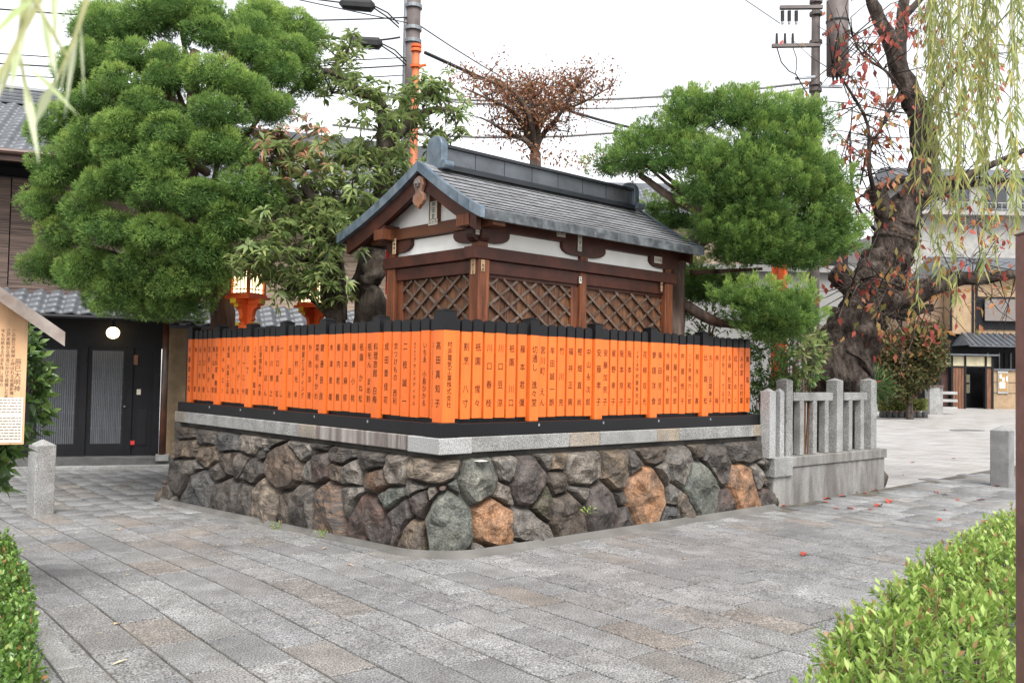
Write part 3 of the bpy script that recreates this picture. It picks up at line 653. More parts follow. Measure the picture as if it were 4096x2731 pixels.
# copper sheets: back slope sheet by sheet, front slope one skin
ys_ = np.linspace(YE0, YR-.06, 12)
def sheetpc(x0, x1, ya, yb, lift):
    b = MB(); za, zb = roofz(ya)-.006+lift+.011, roofz(yb)-.006+lift-.002; t = .006
    return b.add([(x0, ya, za-t), (x1, ya, za-t), (x1, yb, zb-t), (x0, yb, zb-t), (x0, ya, za), (x1, ya, za), (x1, yb, zb), (x0, yb, zb)], [(0, 3, 2, 1), (4, 5, 6, 7), (2, 3, 7, 6)]).add([(x0, ya, za-t), (x1, ya, za-t), (x1, yb, zb-t), (x0, yb, zb-t), (x0, ya, za), (x1, ya, za), (x1, yb, zb), (x0, yb, zb)], [(0, 1, 5, 4), (1, 2, 6, 5), (3, 0, 4, 7)], 1)  # lips and sides take the dark second material, painting the rows' shadow lines
for r in range(11):
    ya, yb = ys_[r], ys_[r+1]+.012; x = XV0+.02; k = 0; x -= (.17 if r % 2 else 0)+random.uniform(0, .08)
    while x < XV1-.02:
        x1 = min(x+.335, XV1-.02); xa = max(x, XV0+.02)
        if x1-xa > .02: sheetpc(xa+.0045, x1-.0045, ya, yb, random.uniform(0, .003)).obj('roof_sheet', [M['copper'], M['copper_cap']], shrine)
        x += .335
curve_slab(XV0+.02, XV1-.02, YR-.07, YE1, -.015, .012).obj('front_roof_skin', M['copper'], shrine)
# edge strips along both verges and the eave, in short lengths with seams
for x0, x1 in [(XV0-.012, XV0+.05), (XV1-.05, XV1+.012)]:
    for ya, yb in [(YE0-.01, YR), (YR, YE1+.01)]:
        n = 6 if ya < YR else 9; e = np.linspace(ya, yb, n+1)
        for i in range(n): curve_slab(x0+random.uniform(0, .002), x1, e[i]+.0012, e[i+1]-.0012, -.088, .022, 4).obj('verge_strip', M['copper_edge'], shrine)
ex = np.linspace(XV0+.052, XV1-.052, 10)
for i in range(9):
    z = roofz(YE0); j = random.uniform(0, .003)
    MB().add([(ex[i]+.001, YE0-.012-j, z-.10), (ex[i+1]-.001, YE0-.012-j, z-.10), (ex[i+1]-.001, YE0+.03-j, z-.10), (ex[i]+.001, YE0+.03-j, z-.10), (ex[i]+.001, YE0-.006-j, z+.004), (ex[i+1]-.001, YE0-.006-j, z+.004), (ex[i+1]-.001, YE0+.03, z+.008), (ex[i]+.001, YE0+.03, z+.008)],
      [(0, 3, 2, 1), (4, 5, 6, 7), (0, 1, 5, 4), (1, 2, 6, 5), (2, 3, 7, 6), (3, 0, 4, 7)]).obj('eave_strip', mat('copper_eave', (.05, .055, .062), .45, .4, 8, .06, 30, .5, col2=(.11, .12, .125), metal=.3, mixscale=9), shrine)
MB().box(XV0+.05, XV1-.05, YE1-.03, YE1+.012, roofz(YE1)-.09, roofz(YE1)+.005).obj('eave_strip', M['copper_edge'], shrine)
# ridge box, cap, flanges, end ornaments
MB().box(1.02, 4.17, YR-.085, YR+.085, ZR-.03, 4.05).obj('ridge_box', mat('ridge_copper', (.105, .115, .13), .38, .25, 6, .05, 30, .5, col2=(.075, .08, .088), metal=.3), shrine)
for x in np.arange(1.45, 4.1, .44): MB().box(x, x+.008, YR-.0875, YR+.0875, ZR+.03, 4.049).obj('ridge_seam', M['copper_cap'], shrine)
MB().prism([(-.115, 4.052), (-.115, 4.085), (0, 4.112), (.115, 4.085), (.115, 4.052)], lambda a, c, t: (t, YR+a, c), 1.02, 4.19).obj('ridge_cap', M['copper_cap'], shrine)
MB().prism([(-.15, ZR-.045), (-.15, ZR+.0), (-.087, ZR+.03), (.087, ZR+.03), (.15, ZR), (.15, ZR-.045)], lambda a, c, t: (t, YR+a, c), 1.0, 4.2).obj('ridge_flange', M['copper_cap'], shrine)
sh = [(-.105, 0)]+[(-.105-.05*math.sin(t), -.0+.045*(1-math.cos(t))-.02) for t in ()]
prof = [(-.14, -.03), (-.135, .22)]+[(.135*math.cos(a), .22+.13*math.sin(a)) for a in np.linspace(math.pi*.92, math.pi*.08, 9)]+[(.135, .22), (.14, -.03)]
for x0, x1 in [(.93, 1.02), (4.17, 4.26)]:
    om = MB().prism([(a, c*.98+ZR-.01) for a, c in prof], lambda a, c, t: (t, YR+a, c), x0, x1).obj('ridge_end_ornament', M['copper_edge'], shrine, bevel=.01)
    for s in (-1, 1):
        pts = [(math.cos(t)*.045, math.sin(t)*.045) for t in np.linspace(0, 2*math.pi, 14)[:-1]]
        MB().prism([(YR+s*.165+a, ZR+.0+c) for a, c in pts], lambda a, c, t: (t, a, c), x0-.005, x1+.03).obj('scroll_foot', M['copper_edge'], om)
# pendant (carved drop) at the gable peak
ypk = YR-.005; zpk = roofz(YR)-.30
orn = mat('pendant_wood', (.30, .115, .045), .55, .35, 8, .2, 40, .3, col2=(.17, .12, .10), mixscale=4)
P_ = [(0, .16), (.075, .13), (.085, .06), (.06, .01), (.05, -.02), (.095, -.05), (.10, -.11), (.065, -.155), (.03, -.165), (0, -.20)]
pd = MB().prism([(ypk+a, zpk+c) for a, c in P_]+[(ypk-a, zpk+c) for a, c in P_[-2:0:-1]], lambda a, c, t: (t, a, c), XV0+.005, XV0+.05).obj('gable_pendant', orn, shrine, bevel=.008)
hexa = [(.045*math.cos(t), .045*math.sin(t)) for t in np.linspace(0, 2*math.pi, 7)[:-1]]
MB().prism([(ypk+a, zpk+.075+c) for a, c in hexa], lambda a, c, t: (t, a, c), XV0-.02, XV0+.004).obj('boss', mat('grey_wood', (.15, .13, .12), .7, .2), pd)
MB().tube([(XV0-.045, ypk, zpk+.075), (XV0-.02, ypk, zpk+.075)], .018, 8).obj('boss_tip', MATS['grey_wood'], pd)
# lattice walls: vertical boards behind crossed strips
def lattice_wall(fn, a0, a1, z0, z1, nb):
    """fn(a, depth, z) -> xyz; depth grows outwards"""
    e = np.linspace(a0, a1, nb+1)
    for i in range(nb):
        d = random.uniform(0, .004)
        b = MB(); b.add([fn(a, q, z) for z in (z0, z1) for q in (-.03+d, -.008+d) for a in (e[i]+.001, e[i+1]-.001)], [(0, 2, 3, 1), (4, 5, 7, 6), (0, 1, 5, 4), (2, 6, 7, 3), (0, 4, 6, 2), (1, 3, 7, 5)]); b.obj('wall_board', M['board'], shrine)
    px, pz = .285, .200; sl = pz/px; h = .013
    for s in (1, -1):
        c0 = z0-(sl*(a1-a0))*(1 if s > 0 else 0)+.02
        c = c0
        while c < z1+sl*(a1-a0)*(0 if s > 0 else 1):
            # line z = c + s*sl*(a-a0), clipped
            f = lambda z: a0+(z-c)/(s*sl)
            lo, hi = sorted((f(z0), f(z1))); lo = max(lo, a0); hi = min(hi, a1)
            if hi-lo > .03:
                A = [(lo, c+s*sl*(lo-a0)), (hi, c+s*sl*(hi-a0))]; L_ = math.hypot(hi-lo, A[1][1]-A[0][1]); nx, nz = -(A[1][1]-A[0][1])/L_*h, (hi-lo)/L_*h
                d0, d1 = (0., .016) if s > 0 else (.006, .024)
                q = [(A[0][0]-nx, A[0][1]-nz), (A[1][0]-nx, A[1][1]-nz), (A[1][0]+nx, A[1][1]+nz), (A[0][0]+nx, A[0][1]+nz)]
                MB().prism(q, lambda a, z, t: fn(a, t, z), d0, d1).obj('lattice_strip', M['lattice'], shrine)
            c += pz
lattice_wall(lambda a, d, z: (a, SY0+.0-d, z), SX0+.078, SXM-.175, 1.75, 2.597, 8)
lattice_wall(lambda a, d, z: (a, SY0+.0-d, z), SXM+.06, SX1-.08, 1.75, 2.597, 8)
lattice_wall(lambda a, d, z: (SX0-d, a, z), SY0+.08, SY1-.175, 1.75, 2.632, 7)
MB().box(SX0+.08, SX1-.08, SY0-.01, SY0+.03, .93, 1.745).obj('lower_wall', M['board'], shrine); MB().box(SX0-.01, SX0+.03, SY0+.08, SY1-.08, .93, 1.745).obj('lower_wall', M['board'], shrine)
MB().box(SX1-.03, SX1+.02, SY0+.08, SY1-.08, .93, 2.63).obj('end_wall', M['board'], shrine); MB().box(SX0+.08, SX1-.08, SY1-.05, SY1-.02, .93, 2.63).obj('front_doors', M['board'], shrine)
# paper votive stickers on the woodwork
paper = mat('sticker_paper', (.62, .60, .53), .8, .1, 8, col2=(.52, .49, .42)); paper_b = mat('sticker_brown', (.50, .36, .22), .8, .15, 8, col2=(.38, .25, .14))
def sticker(u, v, P0, n, wpx, hpx, txt, size, pm=paper, vert=True):
    """flat slip on the plane through P0 with outward normal n (x or y axis)"""
    n = np.array(n, float); c = onplane(u, v, P0, n); rt = np.cross([0, 0, 1.], n)*1.0; rt = rt/np.linalg.norm(rt)
    d = (c-CAM) @ _F; ob = abs(rt @ _R); wv = wpx/FPX*d/max(ob, .3)/2; hh = hpx/FPX*d/2
    b = MB(); b.add([c+rt*a*wv+np.array([0, 0, 1.])*z*hh+n*t for t in (.001, .004) for a, z in ((-1, -1), (1, -1), (1, 1), (-1, 1))], [(3, 2, 1, 0), (4, 5, 6, 7), (0, 1, 5, 4), (1, 2, 6, 5), (2, 3, 7, 6), (3, 0, 4, 7)])
    o = b.obj('paper_sticker', pm, shrine)
    k = len(txt); s = []
    for i, ch in enumerate(txt):
        if vert: s.append((ch, 0, hh*(1-(2*i+1)/k), 1))
        else: s.append((ch, wv*(-1+(2*i+1)/k), 0, 1))
    lettering(s, size*(2*hh/k if vert else min(2*hh, 2*wv/k)), c+n*.0055, rt, M['black'], o, xs=1.)
nL, nR = (-1, 0, 0), (0, -1, 0)
sticker(1735, 840, (SX0-.062, 0, 0), nL, 30, 70, '神田倉', .95); 
sticker(1760, 838, (SX0-.062, 0, 0), nL, 0.1, 0.1, '', .9) if False else None
sticker(1732, 889, (SX0-.087, 0, 0), nL, 40, 22, '深お弥', .95, vert=False)
sticker(1578, 985, (SX0-.091, 0, 0), nL, 15, 62, '松●●○', .9, paper_b)
sticker(1893, 1066, (SX0-.077, 0, 0), nL, 18, 60, '①真人賞', .9, paper_b)
sticker(1931, 1062, (0, SY0-.077, 0), nR, 14, 46, '一秀絹', .9, paper_b)
sticker(1931, 924, (0, SY0-.064, 0), nR, 54, 34, '二九禮', 1.0, vert=False)
sticker(2244, 935, (0, SY0-.068, 0), nR, 36, 26, '島津小', 1.0, vert=False)
sticker(2319, 972, (0, SY0-.070, 0), nR, 17, 66, 'やす田', .95)
sticker(2632, 1040, (0, SY0-.064, 0), nR, 36, 26, 'うゆ松', 1.0, vert=False)
sticker(2321, 1120, (0, SY0-.057, 0), nR, 12, 26, '天', 1.0)
sticker(2646, 1148, (0, SY0-.077, 0), nR, 9, 36, '春日', .9, paper_b)
# red cloth streamer by the offering side
rb = MB(); P = onplane(1552, 1040, (1.05, 2.75, 0), (1, 0)); rb.prism([(0, 0), (.05, 0), (.085, -.42), (.07, -.52), (.01, -.52), (.012, -.40)], lambda a, c, t: (P[0]+t, P[1]+.05-a, P[2]+c+.12), 0, .03)
rb.prism([(.02, 0), (.03, 0), (.03, .5), (.02, .5)], lambda a, c, t: (P[0]+.01+t, P[1]+.05-a, P[2]+c+.12), 0, .01)
tag(rb.obj('bell_streamer', mat('red_cloth', (.42, .012, .015), .7, .15)), 'red cloth bell streamer hanging beside the shrine under the eave', 'streamer')
# ================================================================ JUNIPERS
JUN = leafmat('juniper_foliage', [(0, (.052, .108, .030)), (.3, (.132, .230, .058)), (.65, (.265, .392, .098)), (.97, (.43, .52, .135)), (1, (.34, .21, .08))], .6, .42, .2)
def blob(c, r, seed, nu=14, nv=9, amp=.25):
    th = np.linspace(0, 2*math.pi, nu, endpoint=False); ph = np.linspace(0, math.pi, nv)
    V = []
    for p in ph:
        for t in th:
            d = Vector((math.sin(p)*math.cos(t), math.sin(p)*math.sin(t), math.cos(p))); k = 1+amp*noise.noise(d*2.2+Vector((seed*3.1, seed, 0)))
            V.append((c[0]+d.x*r[0]*k, c[1]+d.y*r[1]*k, c[2]+d.z*r[2]*k))
    F = []
    for a in range(nv-1):
        for k in range(nu): F += [(a*nu+k, (a+1)*nu+k, (a+1)*nu+(k+1) % nu), (a*nu+k, (a+1)*nu+(k+1) % nu, a*nu+(k+1) % nu)]
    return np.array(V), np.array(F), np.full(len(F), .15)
def juniper(root, clumps, dens, mat_, tip=.055, spiky=0.):
    """clumps: (centre, (rx, ry, rz)) world; florets of short needles on every clump"""
    parts = []
    for ci, (c, r) in enumerate(clumps):
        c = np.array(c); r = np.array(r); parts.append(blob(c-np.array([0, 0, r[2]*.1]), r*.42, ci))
        area = (r[0]*r[1]+r[0]*r[2]+r[1]*r[2])/3*12.6; tone = rng.uniform(-.14, .12)
        # twiggy interior: loose needles filling the middle
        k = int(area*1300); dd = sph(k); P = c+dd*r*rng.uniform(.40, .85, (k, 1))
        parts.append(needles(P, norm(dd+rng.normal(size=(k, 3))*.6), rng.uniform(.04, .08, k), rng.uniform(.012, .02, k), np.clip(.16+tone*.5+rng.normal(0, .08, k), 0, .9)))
        nf = max(7, int(area/.021)); d = sph(nf); d[:, 2] = np.where(d[:, 2] < -.8, -d[:, 2], d[:, 2])
        fc = c+d*r*rng.uniform(.78, 1.02, (nf, 1)); fr = rng.uniform(.06, .105, nf)*(.8+.3*min(r[2]/.25, 1.3)); ftone = rng.normal(0, .10, nf)
        n = dens; k = nf*n; up = norm(d*np.array([1, 1, .8])+np.array([0, 0, .35+spiky])); U = np.repeat(up, n, 0); FR = np.repeat(fr, n)[:, None]; FC = np.repeat(fc, n, 0)
        dd = sph(k); dt = (dd*U).sum(1, keepdims=True); dd = np.where(dt < -.2, dd-2*U*dt, dd)
        if spiky:
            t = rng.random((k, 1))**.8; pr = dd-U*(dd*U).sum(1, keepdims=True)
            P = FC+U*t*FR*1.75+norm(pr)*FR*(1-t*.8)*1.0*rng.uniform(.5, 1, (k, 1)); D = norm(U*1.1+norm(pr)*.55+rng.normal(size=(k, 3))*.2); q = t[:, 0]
        else:
            P = FC+dd*FR*rng.uniform(.70, 1., (k, 1)); D = norm(dd*.9+U*.4+rng.normal(size=(k, 3))*.3); q = (U*dd).sum(1)
        rr = np.clip(.27+tone+np.repeat(ftone, n)+rng.normal(0, .09, k)+.20*q+.26*np.repeat(np.maximum(d[:, 2], -.3), n), 0, .96); rr[rng.random(k) < .005] = 1.  # upper needles paler: fresh growth, with lit clump tops put into the colour
        parts.append(needles(P, D, rng.uniform(.55, 1.2, k)*tip, rng.uniform(.007, .012, k), rr))
    return leafobj('crown', parts, mat_, root, wloc(root))
def from_px(lst, org, sc, dc, U0, V0, RU, RV, bulge, g=1.):
    out = []
    for (x, y, a, b) in lst:
        u, v = org[0]+x/sc, org[1]+y/sc; q = ((u-U0)/RU)**2+((v-V0)/RV)**2
        d = dc-bulge*math.sqrt(max(0, 1-q)); P = dep(u, v, d); ru = a/sc/FPX*d; rv = b/sc/FPX*d
        out.append((P, (ru*1.08*g, ru*1.08*g, rv*1.14*g)))
    return out
jl = [(520,150,130,90),(700,110,110,90),(860,60,160,70),(1010,100,110,70),(1270,85,95,60),(1400,135,110,60),(1230,150,90,60),(1480,205,100,70),(460,300,110,70),(650,280,110,60),(810,300,80,60),(1010,175,110,60),(1190,240,110,70),(1380,275,130,80),(1490,390,80,80),(590,420,110,70),(790,390,90,60),(1030,375,140,70),(1180,435,90,60),(1350,360,110,70),(350,370,60,90),(480,500,120,60),(720,520,120,60),(1050,560,140,70),(1290,520,100,60),(370,540,90,60),(600,620,110,60),(820,650,120,70),(1060,720,130,70),(450,640,90,60),(260,620,100,90),(400,730,100,70),(580,730,110,60),(650,850,120,60),(790,780,110,60),(280,820,120,80),(500,900,100,60),(780,930,140,80),(960,970,130,70),(1200,920,140,90),(220,1000,100,80),(410,1040,100,80),(290,1150,100,70),(560,1130,160,70),(780,1140,150,70),(960,1210,120,90),(1100,1080,120,80),(210,1290,90,70),(420,1310,120,80),(660,1290,120,70),(590,1420,130,90),(820,1360,130,90),(950,1340,120,90),(880,1470,130,70),(740,1480,100,50),(1060,1280,80,90)]
cl = from_px(jl, (0, 0), 1.206, 12.35, 640, 640, 640, 720, 1.5)
back = from_px([jl[i] for i in range(0, len(jl), 2) if 300 < jl[i][0] < 1300], (0, 0), 1.206, 12.7, 640, 640, 640, 720, 0.0)
jb = np.array([.35, 5.05, .93])
big = thing('juniper_tree', 'tall broad juniper with many rounded cloud-like green clumps beside the dark townhouse', 'tree', jb)
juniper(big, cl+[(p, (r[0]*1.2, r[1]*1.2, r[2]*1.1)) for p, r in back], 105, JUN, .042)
def limb(b, pts, r0, r1, seg=8, lump=.35, sub=4):
    """smooth limb through control points (Catmull-Rom)"""
    pts = [np.array(p, float) for p in pts]; q = [2*pts[0]-pts[1]]+pts+[2*pts[-1]-pts[-2]]; out = []
    for i in range(1, len(q)-2):
        for t in np.linspace(0, 1, sub, endpoint=False):
            out.append(.5*((2*q[i])+(-q[i-1]+q[i+1])*t+(2*q[i-1]-5*q[i]+4*q[i+1]-q[i+2])*t*t+(-q[i-1]+3*q[i]-3*q[i+1]+q[i+2])*t**3))
    out.append(pts[-1]); n = len(out)
    b.tube(out, [r0+(r1-r0)*(i/(n-1))**.85 for i in range(n)], seg, lump=lump); return out
tb = MB(); lean = dep(880, 1150, 12.2)
limb(tb, [jb+[0, 0, -.2], jb+[0, 0, .3], lean, dep(800, 900, 12.2), dep(760, 600, 12.3), dep(780, 200, 12.3)], .24, .05, 12, .5)
for i in range(0, len(cl), 2):
    P = cl[i][0]; z = max(1.6, P[2]-.5-.35*np.linalg.norm((P-lean)[:2])); f = np.clip((z-1.4)/4.5, 0, 1); st = dep(880-100*f, 1150-900*f, 12.25)
    limb(tb, [st, (st+P)/2+[0, 0, -.15], P], .07, .02, 6, .3, 3)
tb.obj('trunk', M['bark_red'], big, smooth=True)
jr = [(690,150,110,80),(800,95,60,50),(960,150,120,90),(1110,160,110,80),(1290,190,110,90),(1430,230,90,90),(330,330,80,60),(450,290,80,70),(200,470,90,60),(380,430,120,90),(620,280,100,70),(560,430,120,70),(760,420,120,80),(950,390,110,70),(1130,340,120,60),(1320,330,110,60),(1100,510,150,80),(1300,420,100,70),(1400,500,110,100),(1510,560,110,90),(740,620,110,80),(880,540,90,60),(1040,600,110,70),(1300,590,120,80),(1470,700,110,90),(1580,790,90,110),(980,700,100,60),(1150,700,100,80),(1080,790,90,50),(860,780,70,50),(770,860,60,60),(930,880,120,90),(1130,860,120,80),(1330,840,120,100),(1500,870,120,110),(1580,920,80,90),(1000,980,140,60),(1200,980,130,80),(1370,1000,120,90)]
jr_low = [(940,1250,100,60),(1090,1250,140,70),(1200,1340,160,80),(1060,1350,130,80),(1320,1270,80,80),(1380,1360,90,80),(1250,1440,130,70),(1120,1460,100,50)]
jr_back = [(600,790,120,50),(470,715,70,36),(700,1120,110,70),(780,1220,130,80),(950,1150,90,50),(690,1230,70,60)]
jc = np.array([4.50, .95, .93])
small = thing('juniper_tree', 'rounded green juniper with spiky tufts leaning out beside the shrine roof end', 'tree', jc)
clr = from_px(jr, (2300, 350), 1.4933, 12.2, 2960, 720, 480, 420, .9, 1.12)+from_px(jr_low, (2300, 350), 1.4933, 11.6, 3100, 1250, 300, 200, .3)+from_px(jr_back, (2300, 350), 1.4933, 13.0, 2960, 720, 480, 420, 0)
clr += from_px([jr[i] for i in range(0, len(jr), 2) if 500 < jr[i][0] < 1450], (2300, 350), 1.4933, 12.8, 2960, 720, 480, 420, 0)
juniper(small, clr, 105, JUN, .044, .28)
tb = MB(); P0 = dep(2700, 1120, 12.15)
limb(tb, [jc+[0, 0, -.2], jc+[0, 0, .35], P0, dep(2735, 1000, 12.2), dep(2850, 880, 12.2), dep(2950, 640, 12.2)], .20, .06, 12, .4)
limb(tb, [dep(2735, 1000, 12.2), dep(2880, 900, 12.0), dep(2700, 800, 12.0), dep(2560, 700, 11.9)], .10, .04, 8, .4)
limb(tb, [dep(2720, 1210, 12.1), dep(2850, 1280, 11.9), dep(2960, 1300, 11.7), dep(3070, 1320, 11.6)], .085, .04, 8, .4)
limb(tb, [dep(2760, 1090, 12.3), dep(2900, 1085, 12.3), dep(3050, 1075, 12.2)], .04, .02, 6, .4)
for i in range(0, len(jr), 3): P = clr[i][0]; st = dep(2880, 840, 12.2); limb(tb, [st, (st+P)/2+[0, 0, -.1], P], .05, .015, 6, .3, 3)
tb.obj('trunk', M['bark_red'], small, smooth=True)

# ================================================================ BROAD-LEAVED EVERGREEN BEHIND THE SHRINE EAVE
EVG = leafmat('evergreen_leaf', [(0, (.105, .165, .060)), (.5, (.21, .275, .095)), (.8, (.31, .36, .13)), (.93, (.42, .43, .17)), (.95, (.46, .21, .14)), (1, (.54, .27, .19))], .36, .45, .5)
def whorls(C, n, L, Wd, rr, up=.25, droop=.28, red=0.):
    k = len(C)*n; a = rng.uniform(0, 2*math.pi, k); cc = np.repeat(C, n, 0)
    ax = np.repeat(norm(rng.normal(size=(len(C), 3))*.45+np.array([0, 0, 1.])), n, 0); s = norm(np.cross(ax, rng.normal(size=(k, 3))))
    D = norm(s+ax*rng.uniform(up-.35, up+.45, (k, 1))); N_ = norm(ax+rng.normal(size=(k, 3))*.15)
    return leaves(cc+D*.01, D, N_, rng.uniform(.7, 1.15, k)*L, rng.uniform(.8, 1.1, k)*Wd, rr(k), droop, .12)
er = np.array([1.62, 3.5, .93])
evg = thing('evergreen_tree', 'gnarled broad-leaved evergreen with whorled leaves between the junipers and the shrine roof', 'tree', er)
# foliage groups: (u, v, half width, half height, depth, count, red)
groups = [(1120,560,150,90,11.4,34,.75),(1230,640,160,90,11.4,40,.25),(1060,660,90,70,11.3,16,.3),(1420,600,180,110,11.9,56,0),(1380,760,170,90,11.7,46,0),(1150,760,120,70,11.5,18,.05),(1560,620,120,110,12.1,36,0),
 (1360,210,90,70,12.2,22,0),(1330,330,60,60,12.2,10,0),(1690,370,120,80,12.4,40,0),(1820,480,60,80,12.6,14,0),(1650,480,90,60,12.3,18,0),(1500,420,110,80,11.9,20,0),(1420,330,70,50,12,10,0),(1580,760,110,90,12.2,26,0),(1760,560,70,40,12.5,12,0),(1240,860,190,60,11.3,46,0),(1100,900,110,60,11.2,22,0),(1060,1040,120,60,11.1,34,0),(1200,1010,170,80,11.2,44,0),(1000,1020,80,50,11.0,18,0),(1160,1130,110,80,11.1,34,0),(1290,1140,90,80,11.2,26,0),(1320,930,130,70,11.4,30,0),(1450,860,90,60,11.7,18,0)]
parts = []; wc = []
for u, v, a, b_, d, n, red in groups:
    n = int(n*1.2); C = np.array([dep(u+a*x, v+b_*y, d+z*.45) for x, y, z in np.clip(rng.normal(size=(n, 3))*.55, -1.1, 1.1)]); wc.append((u, v, d, C))
    rf = (lambda k, red=red: np.where(rng.random(k) < red*.6, rng.uniform(.945, 1, k), np.clip(rng.normal(.45, .22, k), 0, .925)))
    parts.append(whorls(C, 12, .155, .046, rf, .1, .30))
leafobj('crown', parts, EVG, evg, er)
tb = MB()
D_ = lambda u, v, d=11.9: dep(u, v, d)
limb(tb, [er+[0, 0, -.1], D_(1475, 1200), D_(1490, 1100), D_(1500, 960, 12.0), D_(1540, 700, 12.1), D_(1550, 450, 12.1)], .22, .11, 24, .5, 8)
limb(tb, [D_(1550, 470, 12.1), D_(1510, 400, 12.1), D_(1440, 370, 12.1), D_(1380, 320, 12.1), D_(1290, 280, 12.1)], .085, .04, 16, .5, 6)
limb(tb, [D_(1540, 560, 12.1), D_(1620, 520, 12.2), D_(1700, 450, 12.3), D_(1780, 440, 12.4)], .09, .04, 9, .5)
e2 = D_(1330, 1290, 11.6); e2[2] = .93
limb(tb, [e2, D_(1335, 1180, 11.6), D_(1300, 1000, 11.5), D_(1280, 880, 11.5), D_(1230, 740, 11.4), D_(1180, 680, 11.4), D_(1080, 640, 11.4)], .16, .04, 10, .5)
limb(tb, [D_(1270, 850, 11.5), D_(1180, 800, 11.4), D_(1060, 740, 11.3)], .07, .03, 8, .5)
limb(tb, [D_(1330, 1200, 11.6), D_(1420, 1120, 11.7), D_(1450, 1000, 11.8)], .05, .03, 8, .4)
limb(tb, [D_(1325, 1270, 11.6), D_(1240, 1190, 11.4), D_(1160, 1150, 11.2)], .045, .02, 7, .4)
limb(tb, [D_(1380, 1280, 11.5), D_(1375, 1100, 11.5), D_(1340, 900, 11.6), D_(1340, 620, 11.7)], .035, .015, 7, .2)
for u, v, d, C in wc:
    for P in C[::3]: c = np.mean(C, 0); limb(tb, [c+[0, 0, -.12], (c+P)/2+[0, 0, -.06], P], .014, .006, 5, 0, 2)
tb.obj('trunk', M['bark'], evg, smooth=True)

# ================================================================ RUSTY CRAPE MYRTLE BEHIND THE ROOF
RUS = leafmat('rusty_leaf', [(0, (.14, .060, .038)), (.5, (.23, .100, .055)), (.85, (.30, .14, .07)), (1, (.16, .15, .06))], .6, .3, .2)
dm = 15.0; cb = dep(2145, 700, dm); cb[2] = gz(cb[0], cb[1])
myr = thing('crape_myrtle', 'leafless-looking small tree with rusty brown leaves behind the shrine ridge', 'tree', cb)
tb = MB(); Q = lambda u, v: dep(u, v, dm+rng.uniform(-.4, .4)); fork = dep(2140, 610, dm); tips = []
limb(tb, [cb, (cb+fork)/2+[.05, 0, 0], fork], .16, .10, 8, .4)
br = [[(2100, 520), (2040, 440), (1960, 400), (1850, 350)], [(2110, 500), (2080, 420), (2010, 330), (1960, 310)], [(2160, 500), (2200, 430), (2270, 380), (2380, 290)], [(2150, 520), (2190, 450), (2310, 420), (2440, 350)], [(2100, 560), (2040, 540), (1980, 500), (1920, 470)], [(2140, 500), (2120, 420), (2130, 360), (2120, 315)], [(2170, 540), (2230, 470), (2290, 370), (2310, 310)], [(2120, 470), (2060, 370), (1970, 330), (1890, 310)]]
for pth in br:
    pp = [fork]+[Q(*q) for q in pth]; o = limb(tb, pp, .06, .012, 6, .3)
    tips += o[4:]
sub = []
for k in range(130):
    a = tips[rng.integers(len(tips))]; d = norm(rng.normal(size=3)*np.array([1, 1, .35])+np.array([0, 0, .12])); e = a+d*rng.uniform(.25, .7); tb.tube([a, (a+e)/2+rng.normal(size=3)*.03, e], [.012, .008, .004], 4); sub += [a+(e-a)*t for t in (.4, .7, 1.)]
tb.obj('trunk', mat('bark_myrtle', (.115, .085, .07), .8, .3, 8, .4, 30, .2), myr, smooth=True)
sub = np.array(sub); n = 4000; P = sub[rng.integers(0, len(sub), n)]+rng.normal(size=(n, 3))*.11
# extra mass in the middle of the crown
n2 = 2100; P2 = np.array([dep(2125+230*x, 365+62*y-28*abs(x), dm+.6*z) for x, y, z in np.clip(rng.normal(size=(n2, 3))*.6, -1.4, 1.4)]); P = np.concatenate([P, P2]); n += n2
n3 = 500; P3 = np.array([dep(2330+250*x, 640+35*y+40*x, dm-.8+.4*z) for x, y, z in rng.uniform(-1, 1, (n3, 3))]); P = np.concatenate([P, P3]); n += n3
leafobj('crown', [leaves(P, rng.normal(size=(n, 3))+np.array([0, 0, -.3]), rng.normal(size=(n, 3)), rng.uniform(.04, .075, n), rng.uniform(.022, .04, n), rng.random(n))], RUS, myr, cb)

# ================================================================ CHERRY TREE IN AUTUMN LEAF
CHR = leafmat('cherry_leaf', [(0, (.26, .05, .045)), (.3, (.42, .085, .06)), (.5, (.30, .12, .07)), (.7, (.48, .19, .08)), (.85, (.30, .22, .07)), (1, (.20, .21, .06))], .5, .45, .35)
ch = dep(3385, 1600, 14.4); ch[2] = gz(ch[0], ch[1])
cher = thing('cherry_tree', 'old leaning cherry tree with thick dark trunk and sparse red autumn leaves', 'tree', ch)
tb = MB(); K = lambda u, v, d=14.2: dep(u, v, d)
main = limb(tb, [ch+[0, 0, -.3], K(3360, 1520), K(3385, 1420), K(3430, 1290), K(3500, 1140), K(3560, 1020), K(3590, 940), K(3610, 880)], .52, .27, 44, .34, 14)
limb(tb, [ch+[-.35, -.1, -.2], K(3305, 1490), K(3325, 1380), K(3370, 1240)], .26, .17, 28, .36, 9)
limb(tb, [ch+[.35, 0, -.2], K(3430, 1470), K(3470, 1350), K(3520, 1240)], .26, .16, 28, .36, 9)
limb(tb, [K(3540, 1060), K(3590, 920), K(3630, 820), K(3690, 740), K(3700, 620), K(3680, 480), K(3620, 330), K(3560, 170), K(3500, 40), K(3470, -60)], .33, .075, 12, .3)
limb(tb, [K(3600, 330), K(3600, 180), K(3615, 20), K(3640, -80)], .11, .07, 9, .3); limb(tb, [K(3605, 80), K(3680, 0), K(3720, -60)], .06, .04, 8, .3)
o1 = limb(tb, [K(3530, 1060), K(3560, 920), K(3530, 820), K(3490, 750)], .22, .12, 20, .3)
